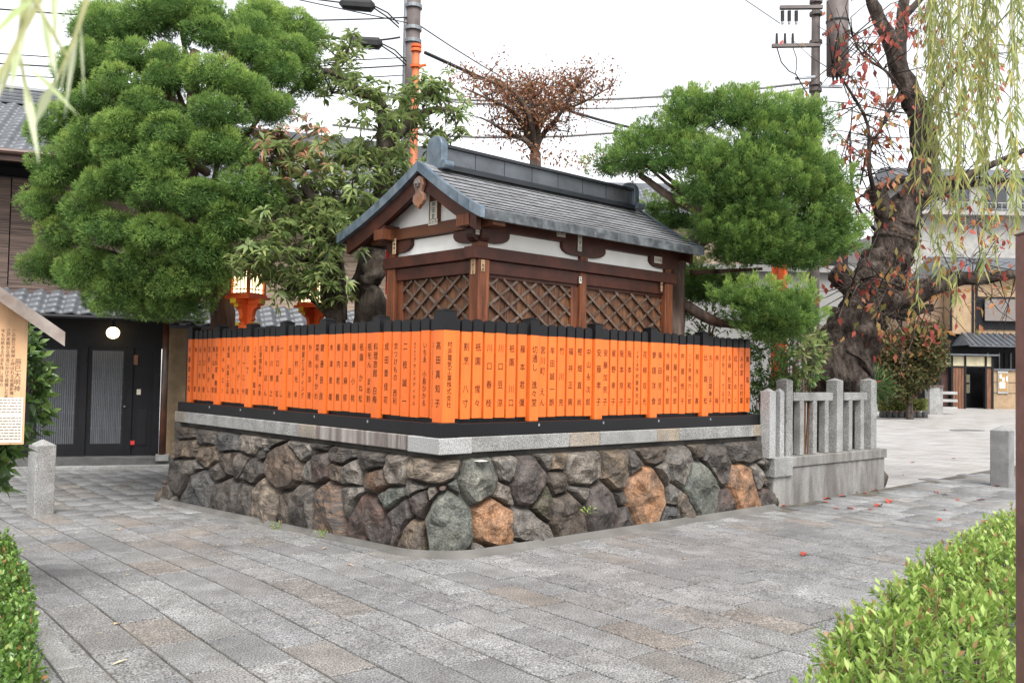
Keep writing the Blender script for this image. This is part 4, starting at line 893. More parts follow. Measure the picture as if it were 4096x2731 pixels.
# pale sawn end of the cut limb
cutm = mat('sawn_wood', (.45, .30, .20), .7, .15, 12); cdir = norm(o1[-1]-o1[-2])
limb(tb, [K(3450, 1180), K(3370, 1110, 14.0), K(3330, 1080, 14.0)], .22, .14, 20, .4)
b2 = limb(tb, [K(3420, 1240), K(3560, 1210, 13.8), K(3680, 1180, 13.7), K(3820, 1120, 13.6), K(3960, 1110, 13.5), K(4100, 1090, 13.5)], .20, .06, 10, .35)
b3 = limb(tb, [K(3470, 1200), K(3590, 1250, 13.8), K(3640, 1245, 13.8), K(3730, 1230, 13.8)], .16, .06, 9, .4)
b4 = limb(tb, [K(3690, 740), K(3800, 720, 14.0), K(3900, 690, 13.9), K(4100, 600, 13.8)], .10, .04, 8, .3)
b5 = limb(tb, [K(3600, 800), K(3720, 770, 14.0), K(3850, 740), K(4000, 720)], .13, .05, 8, .3)
b6 = limb(tb, [K(3690, 560), K(3730, 400, 14.0), K(3850, 250, 13.9), K(3990, 100, 13.8)], .06, .02, 7, .2)
b7 = limb(tb, [K(3610, 350), K(3540, 480), K(3470, 620), K(3440, 740)], .035, .015, 6, .2)
b8 = limb(tb, [K(3540, 900), K(3480, 700, 14.0), K(3470, 500, 14.0), K(3390, 350, 13.9), K(3330, 260, 13.8)], .045, .012, 7, .2)
b9 = limb(tb, [K(3500, 920), K(3420, 800, 14.0), K(3400, 600, 14.0), K(3410, 430)], .03, .010, 6, .2)
b10 = limb(tb, [K(3640, 420), K(3560, 300, 13.8), K(3450, 220, 13.7), K(3400, 120, 13.7)], .03, .01, 6, .2)
b11 = limb(tb, [K(3680, 1190), K(3560, 1130, 13.5), K(3440, 1120, 13.4), K(3380, 1180, 13.4)], .025, .008, 6, .2)
segs = []
for o in (b2, b3, b4, b5, b6, b7, b8, b9, b10, b11): segs += o[2:]
tw = []
for k in range(330):
    a = segs[rng.integers(len(segs))]; d = norm(rng.normal(size=3)+_R*.3+np.array([0, 0, .0])); l = rng.uniform(.4, 1.3); md = a+d*l*.5+rng.normal(size=3)*.1; e = a+d*l+np.array([0, 0, -.08*l])
    tb.tube([a, md, e], [.011, .007, .003], 4); tw += [md, e, (md+e)/2]
tb.obj('trunk', M['bark_dark'], cher, smooth=True)
MB().tube([o1[-1]-cdir*.01, o1[-1]+cdir*.015], [.125, .122], 14).obj('sawn_end', cutm, cher)
tw = np.array(tw)
def cherry_leaves(P, lo, hi):
    n = len(P); D = norm(rng.normal(size=(n, 3))*.6+np.array([0, 0, -1.])); return leaves(P, D, rng.normal(size=(n, 3)), rng.uniform(.10, .15, n), rng.uniform(.055, .078, n), np.clip(rng.uniform(lo, hi, n), 0, 1), .1, .2)
twb = MB(); pc = [cherry_leaves(tw[rng.integers(0, len(tw), 480)]+rng.normal(size=(480, 3))*.07, 0, 1)]
for u, v, a, b_, n, lo, hi in [(3620, 110, 110, 70, 60, 0, .55), (3530, 70, 80, 60, 16, 0, .5), (3700, 60, 90, 60, 34, 0, .5), (3490, 210, 60, 60, 22, 0, .6), (3420, 330, 80, 90, 46, 0, .5), (3530, 420, 90, 70, 40, .3, .95), (3350, 160, 50, 60, 9, 0, .4), (3480, 560, 130, 70, 60, .2, .9), (3400, 620, 90, 60, 36, .1, .7), (3780, 200, 130, 110, 50, 0, .6), (3930, 300, 130, 130, 50, 0, .6), (3790, 420, 130, 90, 30, 0, .6), (3480, 760, 110, 80, 34, .3, 1), (3440, 860, 100, 60, 20, .5, 1), (3640, 1110, 90, 50, 26, .4, 1), (3420, 1190, 60, 40, 14, .4, 1), (3590, 1260, 120, 70, 50, .55, 1), (3850, 1020, 200, 80, 60, .1, .9), (3900, 900, 160, 80, 70, 0, .75), (3700, 1120, 160, 60, 50, .2, 1), (3650, 700, 80, 80, 26, .1, .9), (3960, 1180, 110, 60, 24, .3, .9), (3720, 1330, 50, 30, 7, .5, .8)]:
    G = np.array([dep(u+a*x, v+b_*y, 13.4+.9*z) for x, y, z in rng.uniform(-1, 1, (max(4, int(n*.62)), 3))]); pc.append(cherry_leaves(G, lo, hi)); SGA = np.array(segs); gc = G.mean(0); a0 = SGA[np.argmin(np.linalg.norm(SGA-gc, axis=1))]; twb.tube([a0, (a0+gc)/2+rng.normal(size=3)*.06, gc], [.012, .008, .006], 4)
    for q_ in G: twb.tube([gc+(q_-gc)*rng.uniform(0, .3), (gc+q_)/2+rng.normal(size=3)*.05, q_], [.005, .004, .002], 3, cap=False)
leafobj('crown', pc, CHR, cher, ch); twb.obj('twigs', M['bark_dark'], cher)

# ================================================================ WILLOWS: strands hanging into the frame from trees beside it
WIL = leafmat('willow_leaf', [(0, (.20, .26, .085)), (.5, (.32, .37, .13)), (.85, (.45, .44, .15)), (1, (.52, .42, .12))], .5, .45, .3)
def willow(name_label, base, strands, Ln, Wd, step, limbs, mt):
    t = thing('willow_tree', name_label, 'tree', base); tb = MB(); sb = MB(); pts = []; dirs = []
    for (u, v0, v1, d) in strands:
        a = dep(u, v0, d); e = a.copy(); e[2] = dep(u, v1, d)[2]; n = max(3, int((a[2]-e[2])/.12)); sw = rng.uniform(-.06, .06, 2)
        line = [a+(e-a)*i/n+np.array([sw[0], sw[1], 0])*math.sin(i/n*2.2+u)+rng.normal(size=3)*.005 for i in range(n+1)]
        sb.tube(line, [.003*(1-i/n)+.0012 for i in range(n+1)], 4)
        L = np.linalg.norm(e-a); k = max(3, int(L/step)); tt = rng.uniform(0, 1, k); ii = np.minimum((tt*n).astype(int), n-1); Ln_ = np.array(line); pts.append(Ln_[ii]+(Ln_[ii+1]-Ln_[ii])*(tt*n-ii)[:, None])
    for l in limbs: limb(tb, *l)
    P = np.concatenate(pts); n = len(P); D = norm(rng.normal(size=(n, 3))*np.array([.42, .42, .2])+np.array([0, 0, -1.]))
    sb.obj('strands', mat('willow_twig', (.36, .36, .16), .7, .2, 9), t); tb.obj('trunk', mat('bark_willow', (.14, .12, .075), .8, .3, 9), t, smooth=True)
    leafobj('crown', [leaves(P, D, rng.normal(size=(n, 3)), rng.uniform(.6, 1.1, n)*Ln, rng.uniform(.8, 1.2, n)*Wd, rng.random(n), .12, .1)], mt, t, wloc(t))
    return t
st = []
for u0, u1, v1a, v1b, n, d in [(3660, 3720, 950, 1380, 6, 6.4), (3730, 3790, 900, 1420, 7, 6.3), (3780, 3850, 800, 1330, 9, 6.2), (3850, 3940, 600, 1000, 9, 6.0), (3920, 4000, 700, 1180, 10, 5.8), (4000, 4110, 500, 1000, 14, 5.7), (3670, 3800, 300, 700, 9, 6.4), (3650, 3680, 700, 800, 3, 6.6), (3560, 3570, 650, 760, 1, 6.7), (3800, 4100, 200, 700, 16, 6.0), (3640, 3760, 250, 600, 10, 6.6), (3700, 4100, 500, 900, 10, 6.2)]:
    for _ in range(n): st.append((rng.uniform(u0, u1), -260, rng.uniform(v1a, v1b), d+rng.uniform(-.4, .4)))
wb = dep(5200, 1900, 6.5); wb[2] = gz(wb[0], wb[1])
crot = dep(5200, -300, 6.5); arm = [dep(4700, -500, 6.3), dep(4200, -380, 6.1), dep(3600, -240, 6.5)]
willow('weeping willow strands with narrow pale green leaves hanging over the stone street', wb, [q for i, q in enumerate(st) if i % 2 == 0 and (q[0] > 3730 or i % 4 == 0)], .115, .013, .024, [([wb+[0, 0, -.2], (wb+crot)/2+[.1, .1, 0], crot], .28, .18, 10), ([crot]+arm, .12, .02, 8), ([dep(4300, -400, 6.1), dep(4050, -300, 5.8), dep(3900, -260, 5.7)], .04, .012, 6)], WIL)
WIN = leafmat('willow_leaf_flashlit', [(0, (.50, .60, .28)), (.5, (.68, .74, .48)), (1, (.80, .82, .62))], .45, .45, .3)  # flash glare on the near leaves, put into a paler leaf colour
st = [(205, -400, 330, .80), (255, -400, 420, .78), (232, -400, 740, .80), (150, -400, 330, .85), (290, -400, 250, .78)]
wb = dep(-2600, 1500, 1.3); wb[2] = gz(wb[0], wb[1]); c2 = dep(-2600, -1200, 1.3)
willow('slender willow with a few long leaves coloured flash-bright dangling close in front of the juniper', wb, st, .085, .0085, .035, [([wb+[0, 0, -.2], (wb+c2)/2, c2], .09, .06, 8), ([c2, dep(-1500, -900, 1.2), dep(-300, -560, 1.15), dep(200, -420, .85), dep(300, -400, .78)], .05, .004, 7)], WIN)
# ================================================================ DARK TOWNHOUSES ON THE LEFT
FA = R_(-22); fe = np.array([math.cos(FA), math.sin(FA), 0]); fn_ = np.array([math.sin(FA), -math.cos(FA), 0])   # along the facade, outwards to the street
FM = gnd(210, 1877); GZ = FM[2]
def fw(a, b, z): return FM+fe*a+fn_*b+np.array([0, 0, z])           # z above the street there
def fpx(u, v, b):
    P = onplane(u, v, FM+fn_*b, fn_); q = P-FM; return q @ fe, q[2]
def fbox(bl, a0, a1, b0, b1, z0, z1, mi=0): return bl.box(a0, a1, b0, b1, z0, z1, mi, lambda a, b, z: fw(a, b, z))
WB = -.75                                                              # wall plane
roof_t = M['tile']
def tile_mesh(wd=.28, ln=.27, amp=.035):
    b = MB(); n = 8; vs = []
    for j, (y, dz) in enumerate([(0, -.03), (0, .006), (ln, .0)]):
        for i in range(n+1):
            t = i/n; z = amp*(math.sin(t*2*math.pi-.6)*.7+.25*math.cos(t*4*math.pi)); vs.append(((t-.5)*wd*1.04, y, z+dz))
    fs = [(j*(n+1)+i, j*(n+1)+i+1, (j+1)*(n+1)+i+1, (j+1)*(n+1)+i) for j in range(2) for i in range(n)]
    return b.add(vs, fs).mesh('tile', roof_t, smooth=True, centre=np.zeros(3))[0]
TILE = tile_mesh()
def tile_slope(parent, a0, a1, b0, z0, rows, slope, limit, vis=None, wr=fw, ang=FA):
    """tiles laid from the eave (b0, z0) back and up; the ones that show as objects, the rest joined"""
    cells = []; cs, sn = math.cos(slope), math.sin(slope)
    for r in range(rows):
        for k in range(int((a1-a0)/.28)):
            P = wr(a0+(k+.5)*.28, b0-r*.235*cs, z0+r*.235*sn+.008*r*0); p = prj(P)
            inf = -60 < p[0] < 4150 and -60 < p[1] < 2800
            if p[2] > 0 and -1500 < p[0] < 5200: cells.append((0 if inf and (vis is None or vis(p[0], p[1])) else 1, p[2], P))
    cells.sort(key=lambda q: q[:2]); rot = Matrix.Rotation(ang+math.pi, 4, 'Z') @ Matrix.Rotation(-slope*-1, 4, 'X')
    base = Matrix.Rotation(ang, 4, 'Z') @ Matrix.Rotation(slope, 4, 'X'); me = TILE
    for c in cells[:limit]: link('tile', me, c[2], parent, (base @ Matrix.Rotation(random.gauss(0, .012), 4, 'Y')).to_euler())
    if len(cells) > limit:
        vv = np.array([v.co for v in me.vertices]); ff = np.array([list(p.vertices) for p in me.polygons]); R3 = np.array(base.to_3x3())
        V = [vv @ R3.T+c[2] for c in cells[limit:]]; F = [ff+i*len(vv) for i in range(len(V))]
        A = np.repeat(rng.random(len(V)), len(ff)); ctr = np.array(wloc(parent)); m2 = fast_mesh('tile_field', np.concatenate(V)-ctr, np.concatenate(F), roof_t, A, smooth=True)
        o = link('tile_field', m2, ctr, parent); o['kind'] = 'stuff'
def sudare_mat(name, c1, c2):
    m = bpy.data.materials.new(name); m.use_nodes = True; n = m.node_tree.nodes; L = m.node_tree.links; b = n['Principled BSDF']
    tc = n.new('ShaderNodeTexCoord'); mp = n.new('ShaderNodeMapping'); mp.inputs['Scale'].default_value = (1.2, 1.2, 75); L.new(tc.outputs['Object'], mp.inputs[0])
    no = n.new('ShaderNodeTexNoise'); no.inputs['Scale'].default_value = 1.; no.inputs['Detail'].default_value = 3; L.new(mp.outputs[0], no.inputs['Vector'])
    mr = n.new('ShaderNodeValToRGB'); mr.color_ramp.elements[0].position = .36; mr.color_ramp.elements[1].position = .66; mr.color_ramp.elements[0].color = (*c1, 1); mr.color_ramp.elements[1].color = (*c2, 1)
    L.new(no.outputs['Fac'], mr.inputs[0]); L.new(mr.outputs[0], b.inputs['Base Color']); b.inputs['Roughness'].default_value = .8
    bp = n.new('ShaderNodeBump'); bp.inputs['Strength'].default_value = .5; bp.inputs['Distance'].default_value = .01; L.new(no.outputs['Fac'], bp.inputs['Height']); L.new(bp.outputs[0], b.inputs['Normal'])
    return m
SUD = sudare_mat('bamboo_blind_dark', (.045, .030, .026), (.17, .115, .09)); SUDL = sudare_mat('bamboo_blind_pale', (.17, .115, .08), (.42, .33, .25))
copperp = mat('copper_gutter', (.085, .045, .035), .45, .2, 5, metal=.2)
A_END = fpx(668, 1500, WB)[0]
house = thing('townhouse', 'dark two-storey wooden townhouse with lattice doors, lit globe lamp and bamboo blinds', 'house', fw(0, WB, 0))
# walls
b = MB(); fbox(b, -5.5, A_END, WB-.25, WB, 2.6, 5.45); b.obj('upper_wall', M['darkwood'], house)
dtop = fpx(420, 1389, WB)[1]; ze = fpx(420, 1279, .15)[1]
a1, a2, a3, a4 = [fpx(u, 1600, WB)[0] for u in (128, 318, 345, 507)]; a5 = fpx(528, 1600, WB)[0]; a6 = fpx(612, 1600, WB)[0]
b = MB(); fbox(b, -5.5, A_END, WB-.2, WB, dtop, 2.6); b.obj('transom', M['darkwood'], house)
b = MB(); fbox(b, -5.5, a1-.02, WB-.2, WB, .16, dtop-.001); b.obj('wall_panel', M['darkwood'], house)
for x0, x1 in [(a2, a3), (a4, a5)]: b = MB(); fbox(b, x0, x1, WB-.1, WB+.03, .16, dtop-.001); b.obj('door_post', M['darkwood'], house)
b = MB(); fbox(b, a5+.001, a6, WB-.15, WB-.01, .16, dtop-.001); b.obj('side_panel', M['darkwood'], house)
b = MB(); fbox(b, a6+.001, a6+.12, WB-.15, WB+.03, .16, dtop-.001); b.obj('door_post', M['darkwood'], house)
b = MB(); fbox(b, a5+.1, a6-.1, WB-.009, WB+.004, .35, 1.0); b.obj('inset_panel', M['black'], house)
glass = mat('door_glass', (.025, .028, .032), .15, .1, 3, spec=.6)
for x0, x1 in [(a1, a2), (a3, a4)]:
    b = MB(); z0, z1 = .155, dtop+.01; fbox(b, x0, x0+.07, WB-.06, WB-.015, z0, z1); fbox(b, x1-.07, x1, WB-.06, WB-.015, z0, z1); fbox(b, x0+.07, x1-.07, WB-.06, WB-.015, z0, z0+.22); fbox(b, x0+.07, x1-.07, WB-.06, WB-.015, z1-.07, z1)
    d = b.obj('sliding_door', M['darkwood'], house)
    b = MB(); fbox(b, x0+.07, x1-.07, WB-.052, WB-.045, z0+.22, z1-.07); b.obj('glass', glass, d)
    lat = mat('door_lattice', (.085, .09, .10), .45, .2, 6)
    for a in np.linspace(x0+.1, x1-.1, 17): b = MB(); fbox(b, a-.012, a+.012, WB-.04, WB-.018, z0+.221, z1-.071); b.obj('lattice_bar', lat, d)
    for z in np.linspace(z0+.22, z1-.07, 7)[1:-1]: b = MB(); fbox(b, x0+.071, x1-.071, WB-.044, WB-.0415, z-.012, z+.012); b.obj('cross_bar', lat, d)
# step and kerb
b = MB(); fbox(b, -5.5, A_END+.7, WB-.3, -.25, -.1, .15); b.obj('stone_step', mat('step_stone', (.10, .098, .095), .7, .2, 5, .3, 60), house)
b = MB(); fbox(b, -5.5, A_END+1.2, -.10, .06, -.1, .05); b.obj('kerb', M['granite'], house, bevel=.012)
# lower eave: rafters board, tiles, gutter, pillar
b = MB(); b.add([fw(a, bb, z) for a in (-5.5, A_END+.6) for bb, z in ((WB, 2.63), (.15, ze+.03), (.15, ze+.08), (WB, 2.70))], [(0, 1, 2, 3), (7, 6, 5, 4), (0, 4, 5, 1), (1, 5, 6, 2), (2, 6, 7, 3), (3, 7, 4, 0)]); b.obj('eave_board', M['darkwood'], house)
zt = fpx(420, 1206, -.6)[1]
sl_ = math.atan2(max(zt-ze, .2), .75)
tile_slope(house, -5.5, A_END+.6, .18, ze+.10, 5, sl_, 110)
b = MB(); b.tube([fw(-5.5, .24, ze+.03), fw(A_END+.6, .24, ze+.03)], .04, 8); b.obj('gutter', M['darkwood'], house)
b = MB(); fbox(b, -5.5, A_END+.5, WB+.0, WB+.12, zt+.04, zt+.12); b.obj('copper_flashing', copperp, house); b = MB(); fbox(b, -5.5, A_END+.5, WB+.0, WB+.07, zt+.17, zt+.23); b.obj('copper_flashing', copperp, house)
pa, pz = fpx(648, 1835, -.30); logm = mat('peeled_log', (.115, .040, .020), .45, .4, 6, .1, 40, .4, col2=(.03, .022, .020), stretch=(1, 1, .6), mixscale=2)
b = MB(); b.tube([fw(pa, -.30, .12), fw(pa, -.30, ze+.06)], [.062, .055], 12); b.obj('eave_pillar', logm, house, smooth=True)
b = MB(); fbox(b, pa-.11, pa+.11, -.41, -.19, .10, .21); b.obj('pillar_base', M['granite'], house)
# fittings
q = fpx(555, 1567, WB); b = MB(); fbox(b, q[0]-.035, q[0]+.035, WB-.008, WB+.02, q[1]-.05, q[1]+.05); b.obj('intercom', mat('beige_plastic', (.55, .50, .40), .5, .05), house)
q = fpx(540, 1439, WB); b = MB(); fbox(b, q[0]-.05, q[0]+.05, WB-.008, WB+.015, q[1]-.09, q[1]+.09); b.obj('name_plate', mat('plate_wood', (.20, .085, .05), .6, .2), house)
q = fpx(530, 1770, WB); b = MB(); fbox(b, q[0]-.035, q[0]+.035, WB+.031, WB+.034, q[1]-.035, q[1]+.04); b.obj('red_notice', mat('red_notice', (.55, .03, .03), .6, .05), house)
q = fpx(507, 1625, WB)
b = MB(); b.tube([fw(a4-.035, WB-.015, q[1]), fw(a4-.035, WB+.01, q[1])], .016, 10); b.obj('door_knob', M['metal_grey'], house)
# globe lamp hanging from the eave
q = fpx(452, 1331, -.35); c = fw(q[0], -.35, q[1]); r = 25/FPX*((c-CAM) @ _F)
lampE = emis('lamp_globe', (1., .74, .40), 3.2)
t = thing('globe_lamp', 'lit round white globe lamp under the dark townhouse eave', 'lamp', c+[0, 0, .2])
MB().lathe(c, [(r*math.sin(p), -r*math.cos(p)*.93) for p in np.linspace(.02, math.pi-.02, 14)], 20).obj('globe', lampE, t, smooth=True)
MB().lathe(c, [(.05, r*.9), (.05, r*.9+.04), (.02, r*.9+.05), (.02, .32)], 10).obj('fitting', M['darkwood'], t)
# upper storey: blind, recess, roof
zb0 = fpx(80, 1175, WB+.1)[1]; zb1 = fpx(60, 712, WB+.1)[1]; zE = fpx(60, 606, .35)[1]
b = MB(); fbox(b, -5.5, -.9, WB+.06, WB+.085, zb0, zb1); b.obj('bamboo_blind', SUD, house); b = MB(); fbox(b, -.88, A_END, WB+.06, WB+.085, zb0, zb1); b.obj('bamboo_blind', SUD, house)
b = MB(); b.tube([fw(-5.5, WB+.07, zb1+.02), fw(A_END, WB+.07, zb1+.02)], .025, 8); b.obj('blind_rod', M['darkwood'], house)
b = MB(); b.tube([fw(-5.5, .40, zE-.02), fw(A_END+.3, .40, zE-.02)], .05, 8); b.obj('gutter', copperp, house)
b = MB(); fbox(b, -5.5, A_END+.3, .25, .34, zE-.16, zE-.04); b.obj('fascia', copperp, house)
SLU = R_(27); TR = 15
b = MB(); b.add([fw(a, bb, z) for a in (-5.5, A_END+.3) for bb, z in ((.30, zE-.06), (.30, zE+.02), (.30-TR*.235*math.cos(SLU), zE+.02+TR*.235*math.sin(SLU)), (-5.5, zE+.02+TR*.235*math.sin(SLU)), (-5.5, zE-.06))], [(0, 1, 2, 3, 4), (9, 8, 7, 6, 5), (0, 5, 6, 1), (1, 6, 7, 2), (2, 7, 8, 3), (3, 8, 9, 4), (4, 9, 5, 0)]); b.obj('roof_body', M['darkwood'], house)
tile_slope(house, -5.5, A_END+.3, .36, zE+.03, TR, SLU, 150, lambda u, v: u < 260)
# ridge courses
br_, zr_ = .36-TR*.235*math.cos(SLU), zE+.03+TR*.235*math.sin(SLU)
for i in range(4): b = MB(); fbox(b, -5.5, A_END+.3, br_-.16+.015*i, br_+.16-.015*i, zr_-.06+.07*i, zr_+.004+.07*i); b.obj('ridge_course', M['tile'], house, bevel=.01)
b = MB(); b.tube([fw(-5.5, br_, zr_+.26), fw(A_END+.3, br_, zr_+.26)], .07, 8); b.obj('ridge_cap', M['tile'], house)

# second house, farther along the same street front, with pale blinds
A2 = A_END+.01; A3 = fpx(1720, 1200, WB)[0]+1.0
h2 = thing('townhouse', 'tiled townhouse with pale bamboo blinds behind the trees and lanterns', 'house', fw(A2+2, WB, 0))
b = MB(); fbox(b, A2, A3, WB-2.5, WB, -.1, 5.0); b.obj('wall', mat('ochre_wall', (.22, .155, .09), .85, .15, 4, .1, 60), h2)
zs0 = fpx(1200, 1240, WB+.1)[1]; zs1 = zs0+2.3
aa = np.linspace(A2+.1, A3-.1, 6)
for i in range(5): b = MB(); fbox(b, aa[i]+.02, aa[i+1]-.02, WB+.06, WB+.085, zs0, zs1); b.obj('bamboo_blind', SUDL, h2)
ze2 = fpx(1150, 1306, .1)[1]
tile_slope(h2, A2, A3, .12, ze2, 5, R_(27), 90, lambda u, v: u < 1300)
b = MB(); b.add([fw(a, bb, z) for a in (A2, A3) for bb, z in ((WB, ze2+.3), (.1, ze2-.10), (.1, ze2-.03), (WB, ze2+.40))], [(0, 1, 2, 3), (7, 6, 5, 4), (0, 4, 5, 1), (1, 5, 6, 2), (2, 6, 7, 3), (3, 7, 4, 0)]); b.obj('eave_board', M['darkwood'], h2)
zE2 = fpx(1480, 800, .35)[1]
b = MB(); b.add([fw(a, bb, z) for a in (A2, A3) for bb, z in ((.32, zE2-.12), (.32, zE2-.02), (-3.2, zE2+1.75), (-6.7, zE2-.02))], [(0, 1, 2, 3), (7, 6, 5, 4), (0, 4, 5, 1), (1, 5, 6, 2), (2, 6, 7, 3), (3, 7, 4, 0)]); b.obj('roof_body', M['darkwood'], h2)
tile_slope(h2, A2, A3, .36, zE2, 16, R_(27), 150, lambda u, v: 1250 < u < 1700)
b = MB(); fbox(b, A2, A3, -3.35, -3.05, zE2+1.7, zE2+2.02); b.obj('ridge_course', M['tile'], h2)
b = MB(); fbox(b, A3-3.2, A3-2.2, -4.2, -3.36, zE2+1.2, zE2+2.3); b.obj('white_gable_wall', M['plaster'], h2)

# ================================================================ BUILDINGS BEHIND, RIGHT OF THE SHRINE
# grey walled building behind the small juniper
dG = 19.0
def cbox(u0, u1, vt, d, thick, z0=None):
    """axis of the picture plane box: left/right pixel, top pixel at depth d -> corner points"""
    A = dep(u0, 1500, d); B = dep(u1, 1500, d); e = (B-A); e[2] = 0; L = np.linalg.norm(e); e /= L; n = np.array([e[1], -e[0], 0]); top = dep((u0+u1)/2, vt, d)[2]
    return A, e, n, L, top
A, e, n_, L_, top = cbox(2480, 3470, 1085, dG, 4)
gb = thing('grey_building', 'low grey rendered building with tiled roof behind the small juniper', 'building', (A+e*L_/2)*np.array([1, 1, 0])+np.array([0, 0, gz(*(A+e*L_/2)[:2])]))
def gw(a, b, z): p = A+e*a-n_*b; return np.array([p[0], p[1], z])
mk = lambda a0, a1, b0, b1, z0, z1: MB().box(a0, a1, b0, b1, z0, z1, 0, gw)
rend = mat('grey_render', (.27, .265, .255), .85, .2, 3, .15, 50, col2=(.20, .195, .185))
mk(0, L_, 0, 4, -.3, top).obj('wall', rend, gb); mk(-.1, L_+.1, -.14, 4.1, top, top+.14).obj('wall_coping', rend, gb)
mk(.3, 1.5, -.03, .0, 1.2, 1.9).obj('window', M['darkwood'], gb); mk(L_-1.55, L_-.95, -.03, .0, 2.0, 2.75).obj('window', mat('window_goods', (.35, .22, .17), .6, .6, 9, col2=(.08, .08, .1), mixscale=9), gb)
mk(.2, L_-.2, .6, 3.8, top+.14, top+1.2).obj('upper_wall', M['darkwood'], gb)
mk(1.0, L_-2.5, .45, .58, top+.2, top+.95).obj('bamboo_blind', SUDL, gb)
b = MB(); b.add([gw(a, bb, z) for a in (-.2, L_-1.0) for bb, z in ((.1, top+1.2), (2.2, top+2.3), (4.3, top+1.2), (2.2, top+1.1))], [(0, 1, 2, 3), (7, 6, 5, 4), (0, 4, 5, 1), (1, 5, 6, 2), (2, 6, 7, 3), (3, 7, 4, 0)]); b.obj('roof', M['tile'], gb)
angG = math.atan2(e[1], e[0])
tile_slope(gb, -.2, L_-1.0, -.05, top+1.22, 8, R_(27.6), 60, lambda u, v: 2500 < u < 2700, wr=lambda a, b, z: gw(a, -b, z), ang=angG)
# pale multi-storey building behind the cherry
A, e, n_, L_, top = cbox(3480, 4300, 770, 66., 6)
wbm = mat('pale_cladding', (.31, .30, .28), .8, .06, 2, col2=(.25, .245, .235))
pb = thing('pale_building', 'pale rendered building with dark roof edge behind the cherry branches', 'building', (A+e*3)*np.array([1, 1, 0])+np.array([0, 0, gz(*(A+e*3)[:2])]))
mk(0, 2.6, 0, 6, -.2, top-3.2).obj('lower_wing', rend, pb); mk(2.6, L_, -.3, 6, -.2, top+.8).obj('wall', wbm, pb)
mk(1.7, L_+.2, -.8, 6, top+.8, top+1.05).obj('eave', M['darkwood'], pb)
b = MB(); b.add([gw(a, bb, z) for a in (1.7, L_+.2) for bb, z in ((-.8, top+1.05), (2.5, top+2.4), (6, top+1.05))], [(0, 1, 2), (5, 4, 3), (0, 3, 4, 1), (1, 4, 5, 2), (2, 5, 3, 0)]); b.obj('roof', M['tile'], pb)
for k in range(4):
    w_ = mk(2.6+k*2.7, 4.4+k*2.7, -.36, -.30, top-1.2, top+.4).obj('window', M['metal_grey'], pb); mk(2.7+k*2.7, 4.3+k*2.7, -.375, -.362, top-1.1, top+.3).obj('pane', glass, w_)
mk(2.0, L_, -1.2, -.31, top-1.75, top-1.5).obj('balcony', wbm, pb)
for k in range(30): mk(2.1+k*.4, 2.14+k*.4, -1.19, -1.16, top-1.499, top-.9).obj('balcony_bar', wbm, pb)
mk(2.0, L_, -1.2, -1.15, top-.9, top-.84).obj('balcony_rail', wbm, pb)

# ================================================================ FAR RIGHT: OCHRE HOUSE, GATE, BRIDGE PILLAR
gA = gnd(3765, 1632); gB = gnd(4040, 1630); DG = (gA-CAM) @ _F
A, e, n_, L_, _t = cbox(3760, 4330, 1330, DG, 6); G0 = gz(A[0], A[1])
def H(v, u=3900): return dep(u, v, DG)[2]
def Aa(u): return (dep(u, 1500, DG)-A) @ e
cream = mat('cream_panel', (.58, .51, .34), .7, .05); brownw = mat('brown_gate_wood', (.17, .075, .035), .6, .3, 5, .1, 40, col2=(.10, .04, .022), stretch=(6, 6, .5)); ochre = mat('ochre_plaster', (.34, .235, .14), .8, .08, 3)
gate = thing('wooden_gate', 'brown wooden street gate with cream panels above and an open doorway', 'gate', (A+e*2)*np.array([1, 1, 0])+np.array([0, 0, G0]))
zl, zc_ = H(1467), H(1425)
for u0, u1 in [(3763, 3806), (3808, 3858), (3861, 3940), (3944, 3968)]: mk(Aa(u0), Aa(u1), 0, .1, zl+.04, zc_).obj('cream_panel', cream, gate)
for u in (3760, 3807, 3860, 3942, 3969): mk(Aa(u)-.05, Aa(u)+.05, -.06, .12, G0-.2, zc_+.02).obj('post', M['darkwood'], gate)
mk(Aa(3758), Aa(3972), -.05, .12, zl-.04, zl+.04).obj('lintel', M['darkwood'], gate)
mk(Aa(3750), Aa(3985), -.35, .6, zc_+.03, zc_+.12).obj('gate_roof', M['tile'], gate)
for k in range(4): x0 = Aa(3811)+k*(Aa(3857)-Aa(3811))/4; mk(x0+.01, x0+(Aa(3857)-Aa(3811))/4-.01, 0, .06, G0-.1, zl-.04).obj('gate_board', brownw, gate)
mk(Aa(3763), Aa(3803), .3, .36, G0-.1, zl-.05).obj('gate_leaf', mat('dark_red_wood', (.06, .022, .018), .6, .2), gate); mk(Aa(3946), Aa(3967), 0, .06, G0-.1, zl-.04).obj('gate_board', brownw, gate)
mk(Aa(3864), Aa(3940), 1.6, 1.7, G0-.2, zl).obj('inner_wall', M['darkwood'], gate); mk(Aa(3899), Aa(3936), 1.55, 1.59, H(1573), H(1497)).obj('paper_screen', cream, gate); mk(Aa(3902), Aa(3933), 1.53, 1.548, H(1537), H(1530)).obj('screen_slot', M['black'], gate)
hs_ = thing('ochre_house', 'two-storey ochre plaster house with grey tiled eave and rolled bamboo blind', 'house', (A+e*5+n_*-3)*np.array([1, 1, 0])+np.array([0, 0, G0]))
mk(Aa(3972), Aa(4350), .3, .5, G0-.2, H(1479)).obj('garden_wall', ochre, hs_); mk(Aa(3970), Aa(4350), .2, .6, H(1479), H(1472)).obj('wall_coping', M['tile'], hs_)
for v in (1527, 1570): mk(Aa(3974), Aa(4350), .285, .299, H(v)-.012, H(v)+.012).obj('wall_batten', M['darkwood'], hs_)
